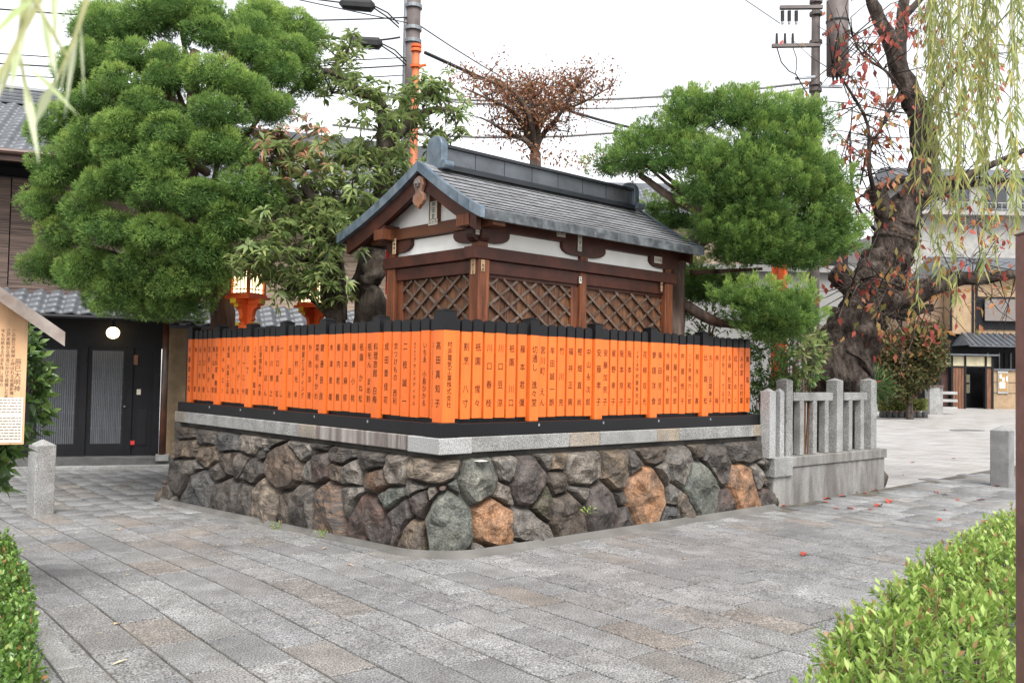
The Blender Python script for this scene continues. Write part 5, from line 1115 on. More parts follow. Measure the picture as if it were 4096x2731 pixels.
mk(Aa(3720), Aa(4350), 1.8, 7, G0-.2, H(1310)).obj('lower_wall', M['darkwood'], hs_); mk(Aa(3860), Aa(4350), 1.5, 7, H(1330), H(1090)).obj('upper_wall', ochre, hs_)
mk(Aa(3720), Aa(3858), 2.5, 7, H(1430), H(1150)).obj('side_wing', mat('ochre_wing', (.27, .18, .115), .8, .1, 3), hs_)
for u in (3855, 3945, 3960): mk(Aa(u)-.06, Aa(u)+.06, 1.44, 1.499, H(1330), H(1090)).obj('timber_post', M['darkwood'], hs_)
wn = mk(Aa(3965), Aa(4350), 1.42, 1.5, H(1310), H(1175)).obj('window', M['darkwood'], hs_); mk(Aa(3985), Aa(4350), 1.2, 1.25, H(1275), H(1185)).obj('rolled_blind', mat('grey_blind', (.19, .165, .15), .8, .1, 20, stretch=(1, 1, 30)), hs_)
b = MB(); b.add([gw(a, bb, z) for a, bb, z in [(Aa(3870), -.2, H(1380)), (Aa(4350), -.2, H(1380)), (Aa(4350), 1.5, H(1326)), (Aa(3900), 1.5, H(1326)), (Aa(3870), -.2, H(1386)), (Aa(4350), -.2, H(1386)), (Aa(4350), 1.5, H(1340)), (Aa(3900), 1.5, H(1340)), (Aa(3870), 2.5, H(1380))]], [(0, 1, 2, 3), (4, 7, 6, 5), (0, 4, 5, 1), (3, 8, 0)]); b.obj('eave_roof', M['tile'], hs_)
for k in range(16): x = Aa(3885)+k*.33; b = MB(); b.tube([gw(x, -.22, H(1379)), gw(x+(.2 if k < 2 else 0), 1.45, H(1325))], .05, 6); b.obj('tile_roll', M['tile'], hs_)
for k in range(9): mk(Aa(3990)+k*.33, Aa(3990)+k*.33+.06, 1.7, 1.79, H(1475), H(1405)).obj('lattice_bar', M['cable_grey'] if k % 2 else M['darkwood'], hs_)
mk(Aa(3850), Aa(4400), 1.0, 7.5, H(1090), H(1078)).obj('upper_eave', M['darkwood'], hs_)
b = MB(); b.add([gw(a, bb, z) for a in (Aa(3850), Aa(4400)) for bb, z in ((.9, H(1078)), (4.2, H(985)), (7.5, H(1078)))], [(0, 1, 2), (5, 4, 3), (0, 3, 4, 1), (1, 4, 5, 2), (2, 5, 3, 0)]); b.obj('roof', M['tile'], hs_)
nb = thing('notice_board', 'framed notice board with pinned white papers on the ochre garden wall', 'notice board', gw(Aa(4020), .28, H(1570)))
mk(Aa(4000), Aa(4041), .22, .284, H(1571), H(1482)).obj('frame', M['granite_light'], nb); mk(Aa(4003), Aa(4038), .20, .218, H(1563), H(1490)).obj('cork', mat('cork', (.34, .20, .075), .8, .15), nb)
for u, v, w_, h_ in [(4010, 1503, 8, 16), (4021, 1514, 10, 14), (4017, 1538, 22, 24), (4035, 1512, 4, 20)]: mk(Aa(u-w_/2), Aa(u+w_/2), .19, .198, H(v+h_/2), H(v-h_/2)).obj('pinned_paper', M['plaster'], nb)
# bridge pillar with carved letters, low parapet behind it
sp_ = gnd(3735, 1656); dS = (sp_-CAM) @ _F; S = lambda u, v: dep(u, v, dS)
pil = thing('bridge_pillar', 'squat granite bridge end pillar carved with four hiragana letters', 'bridge pillar', sp_)
A, e, n_, L_, top = cbox(3719, 3762, 1548, dS, 1); zz0 = sp_[2]
mk(0, L_, 0, .5, zz0-.1, top).obj('shaft', M['granite'], pil); mk(-.03, L_+.15, -.03, .55, top, top+.09).obj('cap', mat('cap_stone', (.13, .085, .075), .7, .2), pil)
mk(L_, L_+.16, .1, .5, zz0-.1, top-.02).obj('shaft_side', M['granite'], pil)
lettering([(ch, 0, top-.16-.30*i, 1) for i, ch in enumerate('しんはし')], .28, A+e*L_*.45+n_*.006, e, M['ink'], pil)
for k in range(3): z = zz0+.22+.36*k; mk(L_+.161, L_+.9, .2, .5, z, z+.13).obj('parapet_rail', M['granite_light'], pil)
ptl = thing('garden_lamp', 'small grey box lamp on a thin post behind the bridge pillar', 'lamp', gw(.75, 1.6, zz0)); mk(.70, .78, 1.6, 1.68, zz0-.1, S(3757, 1510)[2]).obj('post', M['metal_grey'], ptl); mk(.5, .95, 1.5, 1.8, S(3757, 1510)[2], S(3757, 1490)[2]).obj('lamp_head', M['granite'], ptl)
# little wayside shelf with slatted front, left of the pillar
ws = thing('wooden_hut', 'tiny red-brown wooden wayside hut with slatted front behind the clipped hedge', 'hut', gw(-.6, 2.2, zz0)); mk(-1.2, .3, 2.0, 3.0, zz0-.1, S(3700, 1480)[2]).obj('wall', mat('dark_red_hut', (.10, .032, .022), .6, .2), ws)
for k in range(7): mk(-.35, .12, 1.94, 1.999, S(3700, 1538)[2]+k*.075, S(3700, 1538)[2]+k*.075+.05).obj('slat', mat('slat_orange', (.36, .14, .045), .6, .1), ws)
b = MB(); b.add([gw(a, bb, z) for a in (-1.4, .5) for bb, z in ((1.7, S(3700, 1490)[2]), (2.5, S(3700, 1462)[2]), (3.3, S(3700, 1490)[2]))], [(0, 1, 2), (5, 4, 3), (0, 3, 4, 1), (1, 4, 5, 2), (2, 5, 3, 0)]); b.obj('roof', M['tile'], ws)
# ================================================================ GRANITE BALUSTRADE FENCE (right of the boulder wall)
GM, GD = M['granite'], M['granite_dark']
sf = thing('stone_balustrade', 'grey granite balustrade fence with pyramid-topped posts on a low stone base', 'stone fence', (6.6, -.1, 0))
sx0, sx1, sy = 5.14, 8.18, -.22
yb = lambda v, x: onplane(3300, v, (x, sy, 0), (0, 1, 0))[2]
def Z(u, v): return onplane(u, v, (0, sy, 0), (0, 1, 0))[2]
def X(u): return onplane(u, 1750, (0, sy, 0), (0, 1, 0))[0]
zbase = Z(3300, 1855); zrail = zbase+.135
MB().box(sx0, sx1, sy, sy+.5, -.2, zbase).obj('base_block', GD, sf, bevel=.01)
MB().box(sx0-.02, X(3165), sy-.03, sy+.3, Z(3120, 1900)-.02, zrail+.01).obj('end_plinth', GM, sf, bevel=.01)
MB().box(X(3165)+.004, sx1+.04, sy-.02, sy+.28, zbase+.004, zrail).obj('bottom_rail', GD, sf, bevel=.01)
def stone_post(name, u0, u1, vt, vb, m, yo=0., cap=.05):
    xn = X(u0+.48*(u1-u0)); ppm = FPX/((np.array([xn, sy, 1.])-CAM) @ _F); w_ = (u1-u0)/(1.41*ppm); x0, x1 = xn, xn+w_; zt_ = Z((u0+u1)/2, vt); zb_ = zrail+.001; y0 = sy+yo; d = w_
    b = MB(); b.box(x0, x1, y0, y0+d, zb_, zt_-cap); b.add([(x0, y0, zt_-cap), (x1, y0, zt_-cap), (x1, y0+d, zt_-cap), (x0, y0+d, zt_-cap), ((x0+x1)/2, y0+d/2, zt_)], [(0, 1, 4), (1, 2, 4), (2, 3, 4), (3, 0, 4)]); b.obj(name, m, sf, bevel=.006)
# end pair in paler stone
stone_post('short_post', 3049, 3112, 1551, 1850, M['granite_light'], 0); stone_post('short_post', 3105, 3149, 1551, 1850, M['granite_light'], .02)
for u0, u1 in [(3124, 3192), (3326, 3395), (3463, 3530)]: stone_post('tall_post', u0, u1, 1512, 1840, GM, .04, .035)
zr1, zr0 = Z(3300, 1570), Z(3300, 1603)
for u0, u1 in [(3194, 3350), (3397, 3487)]: MB().box(X(u0), X(u1), sy+.07, sy+.20, zr0, zr1).obj('top_rail', GM, sf, bevel=.006)
for u in (3228, 3280, 3327, 3422, 3469): MB().box(X(u)-.05, X(u)+.05, sy+.07, sy+.17, zrail+.001, zr0-.001).obj('baluster', GM, sf, bevel=.008)
# dark boulder at the far end of the base
for (x, y, z, r, k) in [(8.28, -.05, .14, .16, 'br'), (8.38, .12, .08, .12, 'dk')]:
    vs = []; nd = 14
    for a in range(8):
        ph = math.pi*a/7
        for kk in range(nd):
            th = 2*math.pi*kk/nd; d = Vector((math.sin(ph)*math.cos(th), math.sin(ph)*math.sin(th), math.cos(ph)*1.3)); rr = r*(1+.3*noise.noise(d*1.7+Vector((x, y, z))))
            vs.append((x+d.x*rr*.7, y+d.y*rr, z+d.z*rr))
    MB().add(vs, [(a*nd+kk, (a+1)*nd+kk, (a+1)*nd+(kk+1) % nd, a*nd+(kk+1) % nd) for a in range(7) for kk in range(nd)]).obj('end_boulder', SM[k], sf, smooth=True)

# ================================================================ GRANITE BOLLARDS
def bollard(u0, u1, vt, vb, yaw, lab, m):
    g = gnd((u0+u1)/2, vb-12); d = (g-CAM) @ _F; wpx = (u1-u0)/FPX*d; side = wpx/1.28; h = (vb-vt)/FPX*d
    t = thing('stone_bollard', lab, 'bollard', g, 'granite bollards beside the paving'); b = MB(); s = side/2; c, sn = math.cos(yaw), math.sin(yaw)
    Mx = lambda x, y, z: (g[0]+x*c-y*sn, g[1]+x*sn+y*c, g[2]+z); cap = side*.28
    b.box(-s, s, -s, s, -.1, h-cap, 0, Mx); b.obj('shaft', m, t, bevel=.012)
    b = MB(); q = s-.006; b.add([Mx(-q, -q, h-cap-.004), Mx(q, -q, h-cap-.004), Mx(q, q, h-cap-.004), Mx(-q, q, h-cap-.004), Mx(0, 0, h)], [(0, 1, 4), (1, 2, 4), (2, 3, 4), (3, 0, 4), (3, 2, 1, 0)]); b.obj('pyramid_cap', m, t, bevel=.006)
bollard(110, 210, 1768, 2066, .12, 'square granite bollard with pointed top beside the wooden notice board', GM)
bollard(3964, 4054, 1712, 1955, .05, 'square grey bollard with pointed top on the paving before the far street', mat('bollard_grey', (.23, .23, .225), .75, .15, 5, .2, 120, fleck=.3))

# ================================================================ LANTERNS
OR2 = mat('lantern_vermilion', (.72, .12, .02), .5, .12, 6, .05, 50, col2=(.62, .09, .018)); YEL = mat('yellow_trim', (.70, .45, .03), .5, .08); LIT = emis('lit_paper', (1., .76, .42), 1.5); GRN = mat('dark_green_frame', (.03, .045, .04), .5, .1)
def lantern(u, vtray, d, yaw, lab):
    c = dep(u, vtray, d); t = thing('lantern', lab, 'lantern', (c[0], c[1], .93), 'vermilion lanterns before the shrine'); cs, sn = math.cos(yaw), math.sin(yaw)
    Mx = lambda x, y, z: (c[0]+x*cs-y*sn, c[1]+x*sn+y*cs, c[2]+z); bx = lambda *a: MB().box(*a, 0, Mx)
    bx(-.075, .075, -.075, .075, .93-c[2], -.30).obj('post', OR2, t)
    br = [(.07, -.32), (.085, -.26), (.12, -.22), (.105, -.18), (.135, -.10), (.19, -.07), (.205, -.025), (-.205, -.025), (-.19, -.07), (-.135, -.10), (-.105, -.18), (-.12, -.22), (-.085, -.26), (-.07, -.32)]
    a = MB(); a.prism(br, lambda p, q, s: Mx(p, s, q), -.03, .03); o = a.obj('bracket', OR2, t); a = MB(); a.prism(br, lambda p, q, s: Mx(s, p, q), -.031, .031); a.obj('bracket', OR2, t)
    for k in (-1, 1): bx(*sorted((k*.197, k*.209)), -.032, .032, -.075, -.022).obj('gilt_edge', YEL, o); bx(-.034, .034, *sorted((k*.10, k*.17)), -.30, -.26).obj('gilt_edge', YEL, o)
    bx(-.25, .25, -.045, .045, -.024, .03).obj('tray_arm', OR2, t); bx(-.045, .045, -.25, .25, -.0235, .0305).obj('tray_arm', OR2, t); bx(-.20, .20, -.20, .20, .031, .065).obj('tray', OR2, t); bx(-.17, .17, -.17, .17, .066, .095).obj('tray_step', OR2, t)
    for k in (-1, 1):
        bx(*sorted((k*.251, k*.258)), -.046, .046, -.03, .031).obj('gilt_end', YEL, t); bx(-.046, .046, *sorted((k*.251, k*.258)), -.03, .031).obj('gilt_end', YEL, t)
    bx(-.125, .125, -.125, .125, .11, .40).obj('paper_box', LIT, t)
    for x in (-1, 1):
        for y in (-1, 1): bx(min(x*.125, x*.16), max(x*.125, x*.16), min(y*.125, y*.16), max(y*.125, y*.16), .096, .42).obj('corner_post', OR2, t)
    for k in (-1, 1):
        for q in (-.06, 0, .06): bx(q-.005, q+.005, *sorted((k*.126, k*.134)), .10, .42).obj('glazing_bar', GRN, t); bx(*sorted((k*.126, k*.134)), q-.005, q+.005, .10, .42).obj('glazing_bar', GRN, t)
        for z in (.10, .15, .35, .39): bx(-.124, .124, *sorted((k*.1265, k*.1335)), z, z+.012).obj('glazing_bar', GRN, t); bx(*sorted((k*.1265, k*.1335)), -.124, .124, z, z+.012).obj('glazing_bar', GRN, t)
    b = MB(); q = .27; b.add([Mx(-q, -q, .43), Mx(q, -q, .43), Mx(q, q, .43), Mx(-q, q, .43), Mx(-.05, -.05, .60), Mx(.05, -.05, .60), Mx(.05, .05, .60), Mx(-.05, .05, .60)], [(0, 1, 5, 4), (1, 2, 6, 5), (2, 3, 7, 6), (3, 0, 4, 7), (4, 5, 6, 7), (3, 2, 1, 0)]); b.obj('lantern_roof', M['copper_cap'], t)
lantern(990, 1208, 11.7, .35, 'lit vermilion lantern on a scalloped bracket beside the big juniper trunk')
lantern(1258, 1242, 12.6, .25, 'lit red-orange lantern half hidden by evergreen leaves and trunks')
# vermilion torii-like posts behind the small juniper
for u0, u1, d, lab in [(3090, 3120, 14.4, 'slim vermilion post behind the small juniper, nearer the shrine'), (3121, 3144, 14.2, 'slim bright orange post just right of its twin, behind the small juniper')]:
    A = dep((u0+u1)/2, 1300, d); r = (u1-u0)/2/FPX*d; g = gz(A[0], A[1]); b = MB(); zt_ = dep(u0, 1000, d)[2]
    b.box(A[0]-r, A[0]+r, A[1]-r, A[1]+r, g, zt_)
    t = thing('vermilion_post', lab, 'post', (A[0], A[1], g)); b.obj('shaft', OR2, t, bevel=.01); MB().box(A[0]-r*1.15, A[0]+r*1.15, A[1]-r*1.15, A[1]+r*1.15, zt_+.001, zt_+.05).obj('cap', M['black'], t)

# ================================================================ UTILITY POLES AND WIRES
def band(t, P, z, r): MB().lathe((P[0], P[1], z), [(r, 0), (r+.025, .005), (r+.025, .07), (r, .075)], 16).obj('steel_band', M['metal_grey'], t)
d1 = 17.0; P1 = dep(1643, 500, d1); g1 = gz(P1[0], P1[1]); r1 = 30/FPX*d1
p1 = thing('utility_pole', 'brown concrete utility pole with steel bands rising behind the evergreen', 'utility pole', (P1[0], P1[1], g1))
zt1 = dep(1640, -120, d1)[2]; MB().tube([(P1[0], P1[1], g1-.1), (P1[0], P1[1], zt1)], [r1*1.08, r1*.95], 18).obj('shaft', M['pole'], p1, smooth=True)
for v in (30, 120, 172): band(p1, P1, dep(1643, v, d1)[2], r1)
off = -_R*r1*1.0-_F*r1*.3; MB().tube([(P1[0]+off[0], P1[1]+off[1], g1), (P1[0]+off[0], P1[1]+off[1], zt1)], .035, 8).obj('conduit', M['metal_grey'], p1)
d1b = 16.6; P2 = dep(1660, 400, d1b); g2 = gz(P2[0], P2[1]); op = thing('vermilion_pole', 'thin vermilion painted lamp pole in front of the brown utility pole', 'pole', (P2[0], P2[1], g2)); r2 = 15/FPX*d1b
MB().tube([(P2[0], P2[1], g2-.1), (P2[0], P2[1], dep(1660, 190, d1b)[2])], r2, 12).obj('shaft', mat('faded_vermilion', (.42, .115, .04), .6, .15, 6), op, smooth=True)
for v in (188, 205, 270): MB().lathe((P2[0], P2[1], dep(1660, v, d1b)[2]), [(r2, 0), (r2+.03, .0), (r2+.03, .05), (r2, .05)], 12).obj('collar', OR2, op)
MB().tube([dep(1665, 268, d1b), dep(1705, 260, d1b)], .025, 6).obj('bracket', OR2, op)
d2 = 17.5; P3 = dep(3262, 300, d2); g3 = gz(P3[0], P3[1]); r3 = 19/FPX*d2
p2 = thing('utility_pole', 'brown steel utility pole with crossarms, insulators and a tall transformer beside the cherry', 'utility pole', (P3[0], P3[1], g3))
zt3 = dep(3262, -60, d2)[2]; MB().tube([(P3[0], P3[1], g3-.1), (P3[0], P3[1], zt3)], [r3*1.25, r3*.85], 16).obj('shaft', M['pole'], p2, smooth=True)
T = lambda u, v, o=0.: dep(u, v, d2-.25-o)
MB().tube([T(3350, 5), T(3350, 300)], [.20, .20], 20).obj('transformer', M['pole'], p2, smooth=True); MB().tube([T(3350, 84), T(3350, 90)], .215, 20).obj('transformer_band', M['copper_cap'], p2)
for u in (3333, 3348, 3363): MB().tube([T(u, 302), T(u, 335)], [.03, .012], 7).obj('bushing', M['cable'], p2)
for u0, v0, u1, v1 in [(3120, 32, 3290, 30), (3088, 185, 3280, 182)]: MB().tube([T(u0, v0), T(u1, v1)], .045, 4).obj('crossarm', M['pole'], p2)
for u in (3130, 3157, 3185): MB().tube([T(u, 45), T(u, 85)], .035, 8).obj('insulator', M['cable'], p2); MB().tube([T(u, 86), T(u, 98)], .025, 8).obj('insulator_cap', M['granite_light'], p2)
for u in (3107, 3140, 3171): MB().tube([T(u, 180), T(u, 135)], [.03, .02], 8).obj('insulator', M['cable'], p2)
MB().tube([T(3290, 140), T(3320, 120)], .03, 5).obj('bracket', M['pole'], p2); MB().tube([T(3280, 345), T(3370, 348)], .035, 4).obj('bracket', M['metal_grey'], p2); MB().tube([T(3180, 315), T(3260, 308)], .03, 4).obj('bracket', M['metal_grey'], p2)
for v in (10, 60, 175, 345, 370): MB().lathe((P3[0], P3[1], dep(3262, v, d2)[2]), [(r3, 0), (r3+.03, 0), (r3+.03, .06), (r3, .06)], 12).obj('steel_band', M['pole'], p2)
MB().tube([T(3235, 390), T(3238, 560)], .03, 6).obj('riser', M['cable_grey'], p2)
wn_ = [0]
def wire(pts, r, lab, m=None, sag=0., n=10, rings=0):
    a, b_ = [dep(*q) for q in (pts[0], pts[-1])]; line = []
    if len(pts) == 2:
        line = [a+(b_-a)*i/n-np.array([0, 0, sag*4*(i/n)*(1-i/n)]) for i in range(n+1)]
    else: line = [dep(*q) for q in pts]
    b = MB(); b.tube(line, r, 5)
    if rings:
        for t in np.linspace(.04, .96, rings): P = line[0]+(line[-1]-line[0])*t-np.array([0, 0, sag*4*t*(1-t)]); b.tube([P+np.array([0, 0, .02]), P+_R*.035-np.array([0, 0, .03]), P-np.array([0, 0, .09]), P-_R*.035-np.array([0, 0, .03]), P+np.array([0, 0, .02])], .006, 4, cap=False)
    tag(b.obj('overhead_cable', m or M['cable']), lab, 'cable', 'overhead cables')
wire([(1700, 212, 16.6), (2700, 540, 26)], .035, 'thick black cable sloping from the vermilion pole down past the rusty tree', sag=.25)
wire([(1670, 98, 17), (2560, 540, 27)], .012, 'thin black wire sloping down from the brown pole above the thick cable', sag=.3)
wire([(1330, 335, 17.5), (3250, 350, 17.5)], .018, 'grey lashed cable between the two poles, upper of the looped pair', M['cable_grey'], sag=.45, rings=26)
wire([(1330, 372, 17.6), (3250, 330, 17.6)], .026, 'grey lashed cable between the two poles, lower of the looped pair', M['cable_grey'], sag=.25, rings=24)
wire([(1330, 500, 17.2), (3240, 400, 17.2)], .026, 'grey looped cable running just above the shrine ridge to the transformer pole', M['cable_grey'], sag=.45, rings=22)
for i, (v0, v1) in enumerate([(20, 70), (200, 230), (240, 262), (285, 300)]): wire([(-200, v0, 15), (1640, v1, 17)], .010 if i % 2 else .014, ['thin wire crossing the sky at the top behind the big juniper', 'thick cable crossing behind the big juniper, highest of the three low ones', 'thin cable crossing behind the big juniper between two thicker ones', 'dark cable crossing just above the townhouse ridge'][i], sag=.15)
wire([(1100, -20, 15.5), (1640, 95, 17)], .01, 'thin wire from the sky down to the brown pole bands'); wire([(1290, 140, 16), (1600, 150, 17)], .018, 'short black drop cable between the grey splice box and the brown pole', sag=.08)
wire([(2980, 0, 18), (3120, 95, 17.3)], .008, 'hair-thin wire dropping to the upper crossarm insulators'); wire([(3107, 190, 17.2), (3125, 250, 17.2), (3155, 285, 17.2), (3185, 300, 17.2), (3230, 380, 17.3), (3255, 420, 17.3)], .012, 'loose wire curving from the lower crossarm to the pole'); wire([(3171, 190, 17.2), (3185, 230, 17.2), (3187, 270, 17.2), (3180, 300, 17.2)], .009, 'short loose wire under the lower crossarm')
for u, v, lab in [(1430, 22, 'black splice box hanging on the cable at the top of the sky'), (1460, 172, 'black splice box with cable tails left of the brown pole')]:
    c = dep(u, v, 16.4); t = thing('splice_box', lab, 'cable box', c, 'cable splice boxes'); b = MB(); b.tube([dep(u-70, v-12, 16.4), dep(u-55, v-4, 16.4), dep(u+55, v+4, 16.4), dep(u+70, v+2, 16.4)], [.04, .10, .11, .04], 8); b.obj('box', M['cable'], t)
    for k in range(2): MB().tube([dep(u+60, v+k*8, 16.4), dep(u+120, v+30+k*18, 16.6), dep(u+165, v+75+k*14, 16.9)], .014, 5).obj('cable_tail', M['cable'], t)
    MB().tube([dep(u-300, v-40, 15.9), dep(u-60, v-10, 16.4)], .014, 5).obj('cable_tail', M['cable'], t)

# ================================================================ NOTICE BOARD WITH ROOF (left edge)
dN = 6.0; nN = norm(_F*np.array([-1, -1, 0])+_R*np.array([.5, .5, 0])); C0 = dep(105, 1500, dN); rt = np.array([-nN[1], nN[0], 0.])
def NP(u, v, o=0.): return onplane(u, v, C0+nN*o, nN)
def nw(a, b, z): return (C0[0]+rt[0]*a+nN[0]*b, C0[1]+rt[1]*a+nN[1]*b, z)
zt_, zb_ = NP(105, 1265)[2], NP(105, 1776)[2]; WN = 1.4
sg = thing('wooden_signboard', 'roofed wooden information board with columns of handwritten text and paper sheet below', 'sign', nw(-WN/2, 0, gz(C0[0], C0[1])))
bw = mat('sign_wood', (.58, .36, .20), .6, .22, 4, .1, 50, col2=(.46, .25, .12), stretch=(4, 4, .4), mixscale=2); pw = mat('sign_paper', (.72, .64, .55), .7, .06, 4)
slp = .72
b = MB(); b.prism([(-WN, zb_), (0, zb_), (0, zt_), (-WN/2, zt_+slp*WN/2), (-WN, zt_)], lambda a, c, t: nw(a, t, c), -.03, 0); b.obj('board', bw, sg)
ov = .22
for s in (0, 1):
    a0, a1 = (-WN/2, ov) if s == 0 else (-WN-ov, -WN/2); z_at = lambda a: zt_+slp*(WN/2-abs(a+WN/2))
    b = MB(); vs = []
    for a in (a0, a1):
        for bb in (-.16, .12):
            for t in (.02, .055): vs.append(nw(a, bb, z_at(a)+t))
    b.add(vs, [(0, 1, 3, 2), (4, 6, 7, 5), (0, 2, 6, 4), (1, 5, 7, 3), (0, 4, 5, 1), (2, 3, 7, 6)]); b.obj('roof_board', mat('roof_board', (.16, .085, .05), .6, .2), sg)
    b = MB(); vs = []
    for a in (a0, a1):
        for bb in (.121, .14):
            for t in (-.035, .058): vs.append(nw(a, bb, z_at(a)+t))
    b.add(vs, [(0, 1, 3, 2), (4, 6, 7, 5), (0, 2, 6, 4), (1, 5, 7, 3), (0, 4, 5, 1), (2, 3, 7, 6)]); b.obj('barge_strip', mat('weathered_strip', (.24, .205, .18), .7, .25, 8, col2=(.16, .12, .10)), sg)
zl_ = NP(95, 1590)[2]
MB().box(-WN+.02, -.012, .001, .003, zb_+.012, zl_, 0, nw).obj('paper_sheet', pw, sg)
MB().box(-WN/2-.05, -WN/2+.05, -.12, -.031, gz(C0[0], C0[1])-.2, zt_, 0, nw).obj('sign_post', bw, sg)
txt = ['辰巳大明神', 'この辰巳大明神と呼ばれる祇園新橋一帯は', '江戸末期から明治にかけて発展した茶屋町で', '今も伝統ある町並を残し当時の', '第二次大戦後の建物疎開にもめげず区画', '整理により白川の流れとともに京都の姿']
for i, tline in enumerate(txt):
    sz = .044 if i == 0 else .027; a = -.05-i*.031; z0 = zt_-.30 if i == 0 else zt_-.10
    lettering([(c_, 0, z0-k*sz*1.0, 1) for k, c_ in enumerate(tline)], sz, nw(a, .0012, 0), rt, mat('faded_ink', (.10, .055, .035), .8, .1), sg)
b = MB()
for r in range(14):
    if r == 5: continue
    z = zl_-.02-r*.0195; x0 = -.02
    while x0 > -.30: wl = rng.uniform(.01, .03); b.box(x0-wl, x0, .0032, .0036, z, z+.008, 0, nw); x0 -= wl+.005
o = b.obj('fine_print', mat('grey_print', (.28, .23, .20), .8, .05), sg); o['kind'] = 'stuff'

# ================================================================ BROWN METAL POST AT THE RIGHT EDGE
dP = 2.6; A = dep(4066, 1500, dP)+_R*.045; g = gz(A[0], A[1]); zt_ = dep(4080, 922, dP)[2]; mp_ = thing('metal_post', 'brown painted square metal post beside the azalea hedge', 'post', (A[0]+.04, A[1]-.04, g))
r0 = _R*np.array([1, 1, 0]); f0 = _F*np.array([1, 1, 0]); Mq = lambda x, y, z: (A[0]+r0[0]*x+f0[0]*y, A[1]+r0[1]*x+f0[1]*y, z)
bm = mat('brown_metal', (.19, .10, .085), .5, .12, 30, .05, 150, .4)
MB().box(0, .09, 0, .09, g-.1, zt_, 0, Mq).obj('shaft', bm, mp_, bevel=.004); MB().box(-.002, .092, -.002, .092, zt_+.0005, zt_+.006, 0, Mq).obj('cap', bm, mp_)
# ================================================================ MANHOLE
c = gnd(3880, 1720); t = thing('manhole_cover', 'round iron manhole cover in the pale far street', 'manhole', c); MB().lathe(c, [(.55, -.02), (.55, -.004), (.5, .002), (.02, .003)], 28).obj('lid', mat('iron', (.12, .115, .11), .6, .2), t); MB().lathe(c, [(.62, -.02), (.62, -.003), (.56, -.003), (.56, -.02)], 28).obj('ring', M['granite'], t)
# ================================================================ HEDGES AND SHRUBS
AZ = leafmat('azalea_leaf', [(0, (.075, .15, .03)), (.4, (.16, .27, .05)), (.75, (.28, .40, .085)), (.985, (.42, .52, .16)), (1, (.34, .20, .09))], .45, .4, .4)
AZD = leafmat('shrub_leaf', [(0, (.035, .085, .02)), (.5, (.08, .165, .03)), (.85, (.15, .26, .05)), (.97, (.24, .34, .08)), (1, (.36, .16, .06))], .35, .3, .5)
CAM_L = leafmat('glossy_leaf', [(0, (.04, .085, .025)), (.6, (.085, .16, .04)), (1, (.21, .30, .085))], .3, .3, .5)
def sprigs(P, Nn, n, L, Wd, h, lo, hi):
    """upright shoots: n leaves in loose whorls up a stem of height h at points P with axis Nn"""
    k = len(P)*n; ax = np.repeat(norm(Nn+rng.normal(size=Nn.shape)*.22), n, 0); t = np.tile(np.linspace(0, 1, n), len(P)); base = np.repeat(P, n, 0)+ax*(t*h)[:, None]
    s = norm(np.cross(ax, rng.normal(size=(k, 3)))); D = norm(s*(1.1-.65*t)[:, None]+ax*(.25+.75*t)[:, None])
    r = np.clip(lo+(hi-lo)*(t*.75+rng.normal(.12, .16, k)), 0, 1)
    return leaves(base, D, norm(ax-D*.2), rng.uniform(.5, 1.25, k)*L*(1-.25*t), Wd*rng.uniform(.7, 1.2, k), r, .10, .18)
def hedge(root, poly_top, ztop, n, mt, L, Wd, h, lo, hi, per=11, wall=True, stems=True):
    """poly_top: closed plan polygon; leaves over its top and down its sides"""
    pl = np.array(poly_top); mn, mx = pl.min(0), pl.max(0); pts = []
    def inside(p):
        c = False; j = len(pl)-1
        for i in range(len(pl)):
            if (pl[i][1] > p[1]) != (pl[j][1] > p[1]) and p[0] < (pl[j][0]-pl[i][0])*(p[1]-pl[i][1])/(pl[j][1]-pl[i][1])+pl[i][0]: c = not c
            j = i
        return c
    P = []; N_ = []
    while len(P) < n:
        q = rng.uniform(mn, mx)
        if inside(q): z = ztop+.05*noise.noise(Vector((q[0]*3, q[1]*3, 0)))-h+rng.uniform(-.07, .02); P.append((q[0], q[1], z)); N_.append((0, 0, 1))
    per_ = np.linalg.norm(np.roll(pl, -1, 0)-pl, axis=1); m_ = int(n*.9)
    for _ in range(m_):
        i = rng.choice(len(pl), p=per_/per_.sum()); a, b_ = pl[i], pl[(i+1) % len(pl)]; t = rng.random(); q = a+(b_-a)*t; d = norm(b_-a); o = np.array([d[1], -d[0]])
        if inside(q+o*.05): o = -o
        z = rng.uniform(gz(*q)+.05, ztop-h); q = q-o*rng.uniform(.02, .10); P.append((q[0], q[1], z)); N_.append((o[0]*.8, o[1]*.8, .75))
    P = np.array(P); N_ = np.array(N_)
    leafobj('foliage', [sprigs(P, N_, per, L, Wd, h, lo, hi)], mt, root, wloc(root))
    if stems:
        b = MB(); g = gz(*pl.mean(0))
        for k in range(0, len(P), 3): p = P[k]; q = p+np.array([rng.normal()*.05, rng.normal()*.05, 0]); q = np.clip(q, [*mn, -9], [*mx, 9]); b.tube([(q[0], q[1], max(g, p[2]-.35)), p, p+norm(N_[k])*h*.9], [.005, .004, .002], 3, cap=False)
        b.obj('stems', mat('twig', (.16, .085, .05), .8, .3, 20), root)
gp = lambda u, v, dz: gnd(u, v, dz)[:2]
hz_ = .62
poly = [gp(3240, 2800, hz_), gp(3250, 2640, hz_), gp(3390, 2470, hz_), gp(3560, 2320, hz_), gp(3750, 2200, hz_), gp(3900, 2110, hz_), gp(4010, 2045, hz_), gp(4330, 2045, hz_), gp(4500, 2790, hz_)]
ctr = np.mean(poly, 0); hg = thing('azalea_hedge', 'bright green clipped azalea hedge beside the brown metal post', 'hedge', (ctr[0], ctr[1], gz(*ctr)))
